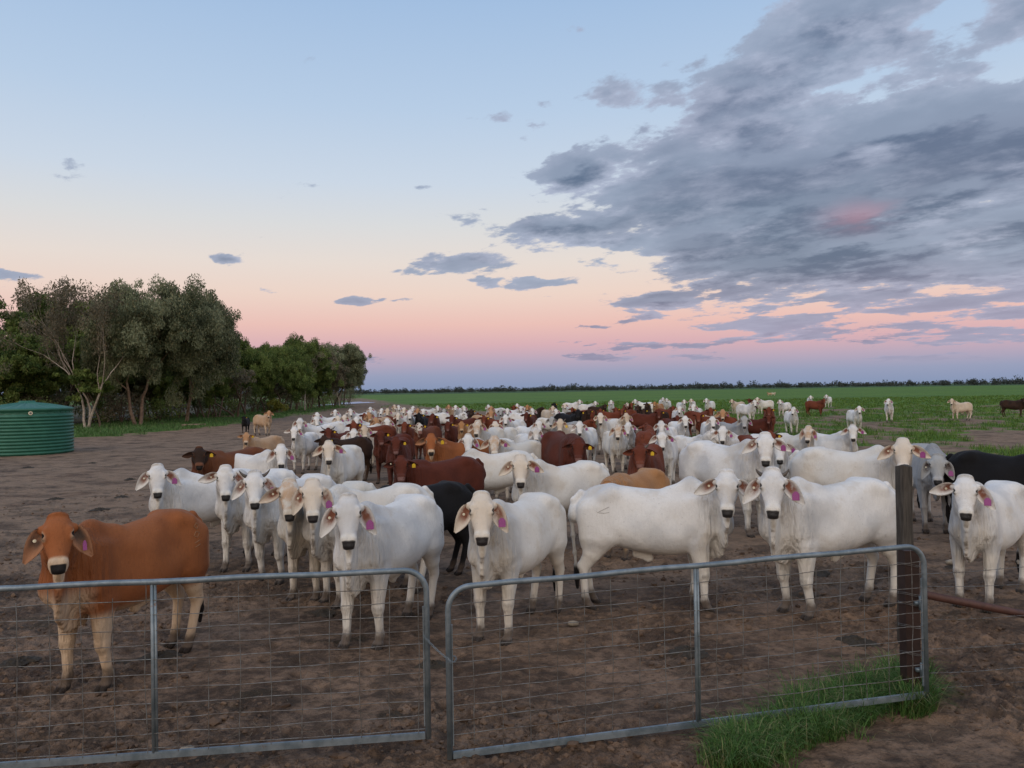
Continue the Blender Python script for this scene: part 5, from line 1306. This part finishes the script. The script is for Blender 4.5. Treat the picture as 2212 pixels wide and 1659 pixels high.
M_DUNG = simple('dung', (.052, .039, .025), .85, 0, 25, .35, 1.0, .02, col2=(.026, .020, .013))
PATS = [(215, 1101, .30, 'round dark cow pat left of the orange-brown cow rump'), (120, 1078, .30, 'small dark cow pat near the left picture edge'), (150, 1180, .1, ''), (335, 1112, .26, 'dark cow pat just above the orange-brown cow back'), (262, 1074, .30, 'cow pat left of the leftmost white cow'), (280, 1035, .26, 'flat cow pat above the orange-brown cow head'),
        (40, 1430, .34, 'dark cow pat under the left gate near the orange-brown legs'), (345, 1420, .36, 'dark crumbled cow pat beneath the stile of the left gate'), (935, 1435, .30, 'dark cow pat between the two gates'), (1490, 1412, .36, 'dark cow pat behind the stile of the right gate'), (1855, 1385, .42, 'large dark cow pat in front of the timber post'), (90, 1230, .2, ''),
        (1775, 1240, .3, 'cow pat between the two front white cows'), (2055, 1225, .25, 'cow pat with pale stone right of the timber post'), (60, 1010, .3, 'cow pat on the open mud below the water tank'), (200, 1000, .3, 'cow pat on the open mud right of the water tank'), (700, 1325, .3, 'brown cow pat beyond the top of the left gate')]
for k, (u, v_, r_, lab) in enumerate(PATS):
    if not lab: continue
    p = gnd(u, v_); rr_ = random.Random(k); nU, nR = 40, 9; Vv = []; Ff = []
    r_ = r_ * (.46 if v_ > 1200 else .62)
    for i in range(nR + 1):
        q = i / nR
        for j in range(nU):
            a = 2 * math.pi * j / nU; rad = r_ * q * (1 + .22 * math.sin(2 * a + k) + .14 * math.sin(5 * a + 2 * k) + .09 * math.sin(11 * a + k) + .07 * math.sin(17 * a + 3 * k))
            z = .038 * (1 - q ** 2.0) + .012 * math.sin(q * 16 + a * 2) * (1 - q) + .016 * (1 - q * .6) * rr_.uniform(-1, 1) - .012
            Vv.append((rad * math.cos(a), rad * math.sin(a), z))
    for i in range(nR):
        for j in range(nU):
            a = i * nU + j; c_ = i * nU + (j + 1) % nU; Ff.append((a, a + nU, c_ + nU, c_))
    me = bpy.data.meshes.new('cow_pat'); me.from_pydata(Vv, [], Ff)
    for pp in me.polygons: pp.use_smooth = True
    o_ = link('cow_pat', me, M_DUNG); gz = float(ground_z(np.array([p.x]), np.array([p.y]))[0]); o_.location = (p.x, p.y, gz + .012)
    tag(o_, lab, 'cow pat', 'cow pats on the mud')
M_STONE = simple('pale_stone', (.36, .31, .24), .85, 0, 18, .3, .5, .01)
for k, (u, v_, r_, lab) in enumerate([(1237, 1351, .055, 'pale stone lying in the mud below the broadside white cow'), (2057, 1217, .075, 'pale flat stone lying on the cow pat right of the post'), (402, 1627, .05, 'pale stone under the left gate bottom rail')]):
    p = gnd(u, v_); Vv = LV * (1 + .2 * np.sin(LV * 3 + k * 3)) * np.array((r_ * 1.3, r_, r_ * .6)); me = mesh_np('stone', Vv, LF, True); o_ = link('stone', me, M_STONE)
    o_.location = (p.x, p.y, .02); tag(o_, lab, 'stone', 'pale stones on the mud')
print('script done %.1f s' % (_t.time() - _t0))
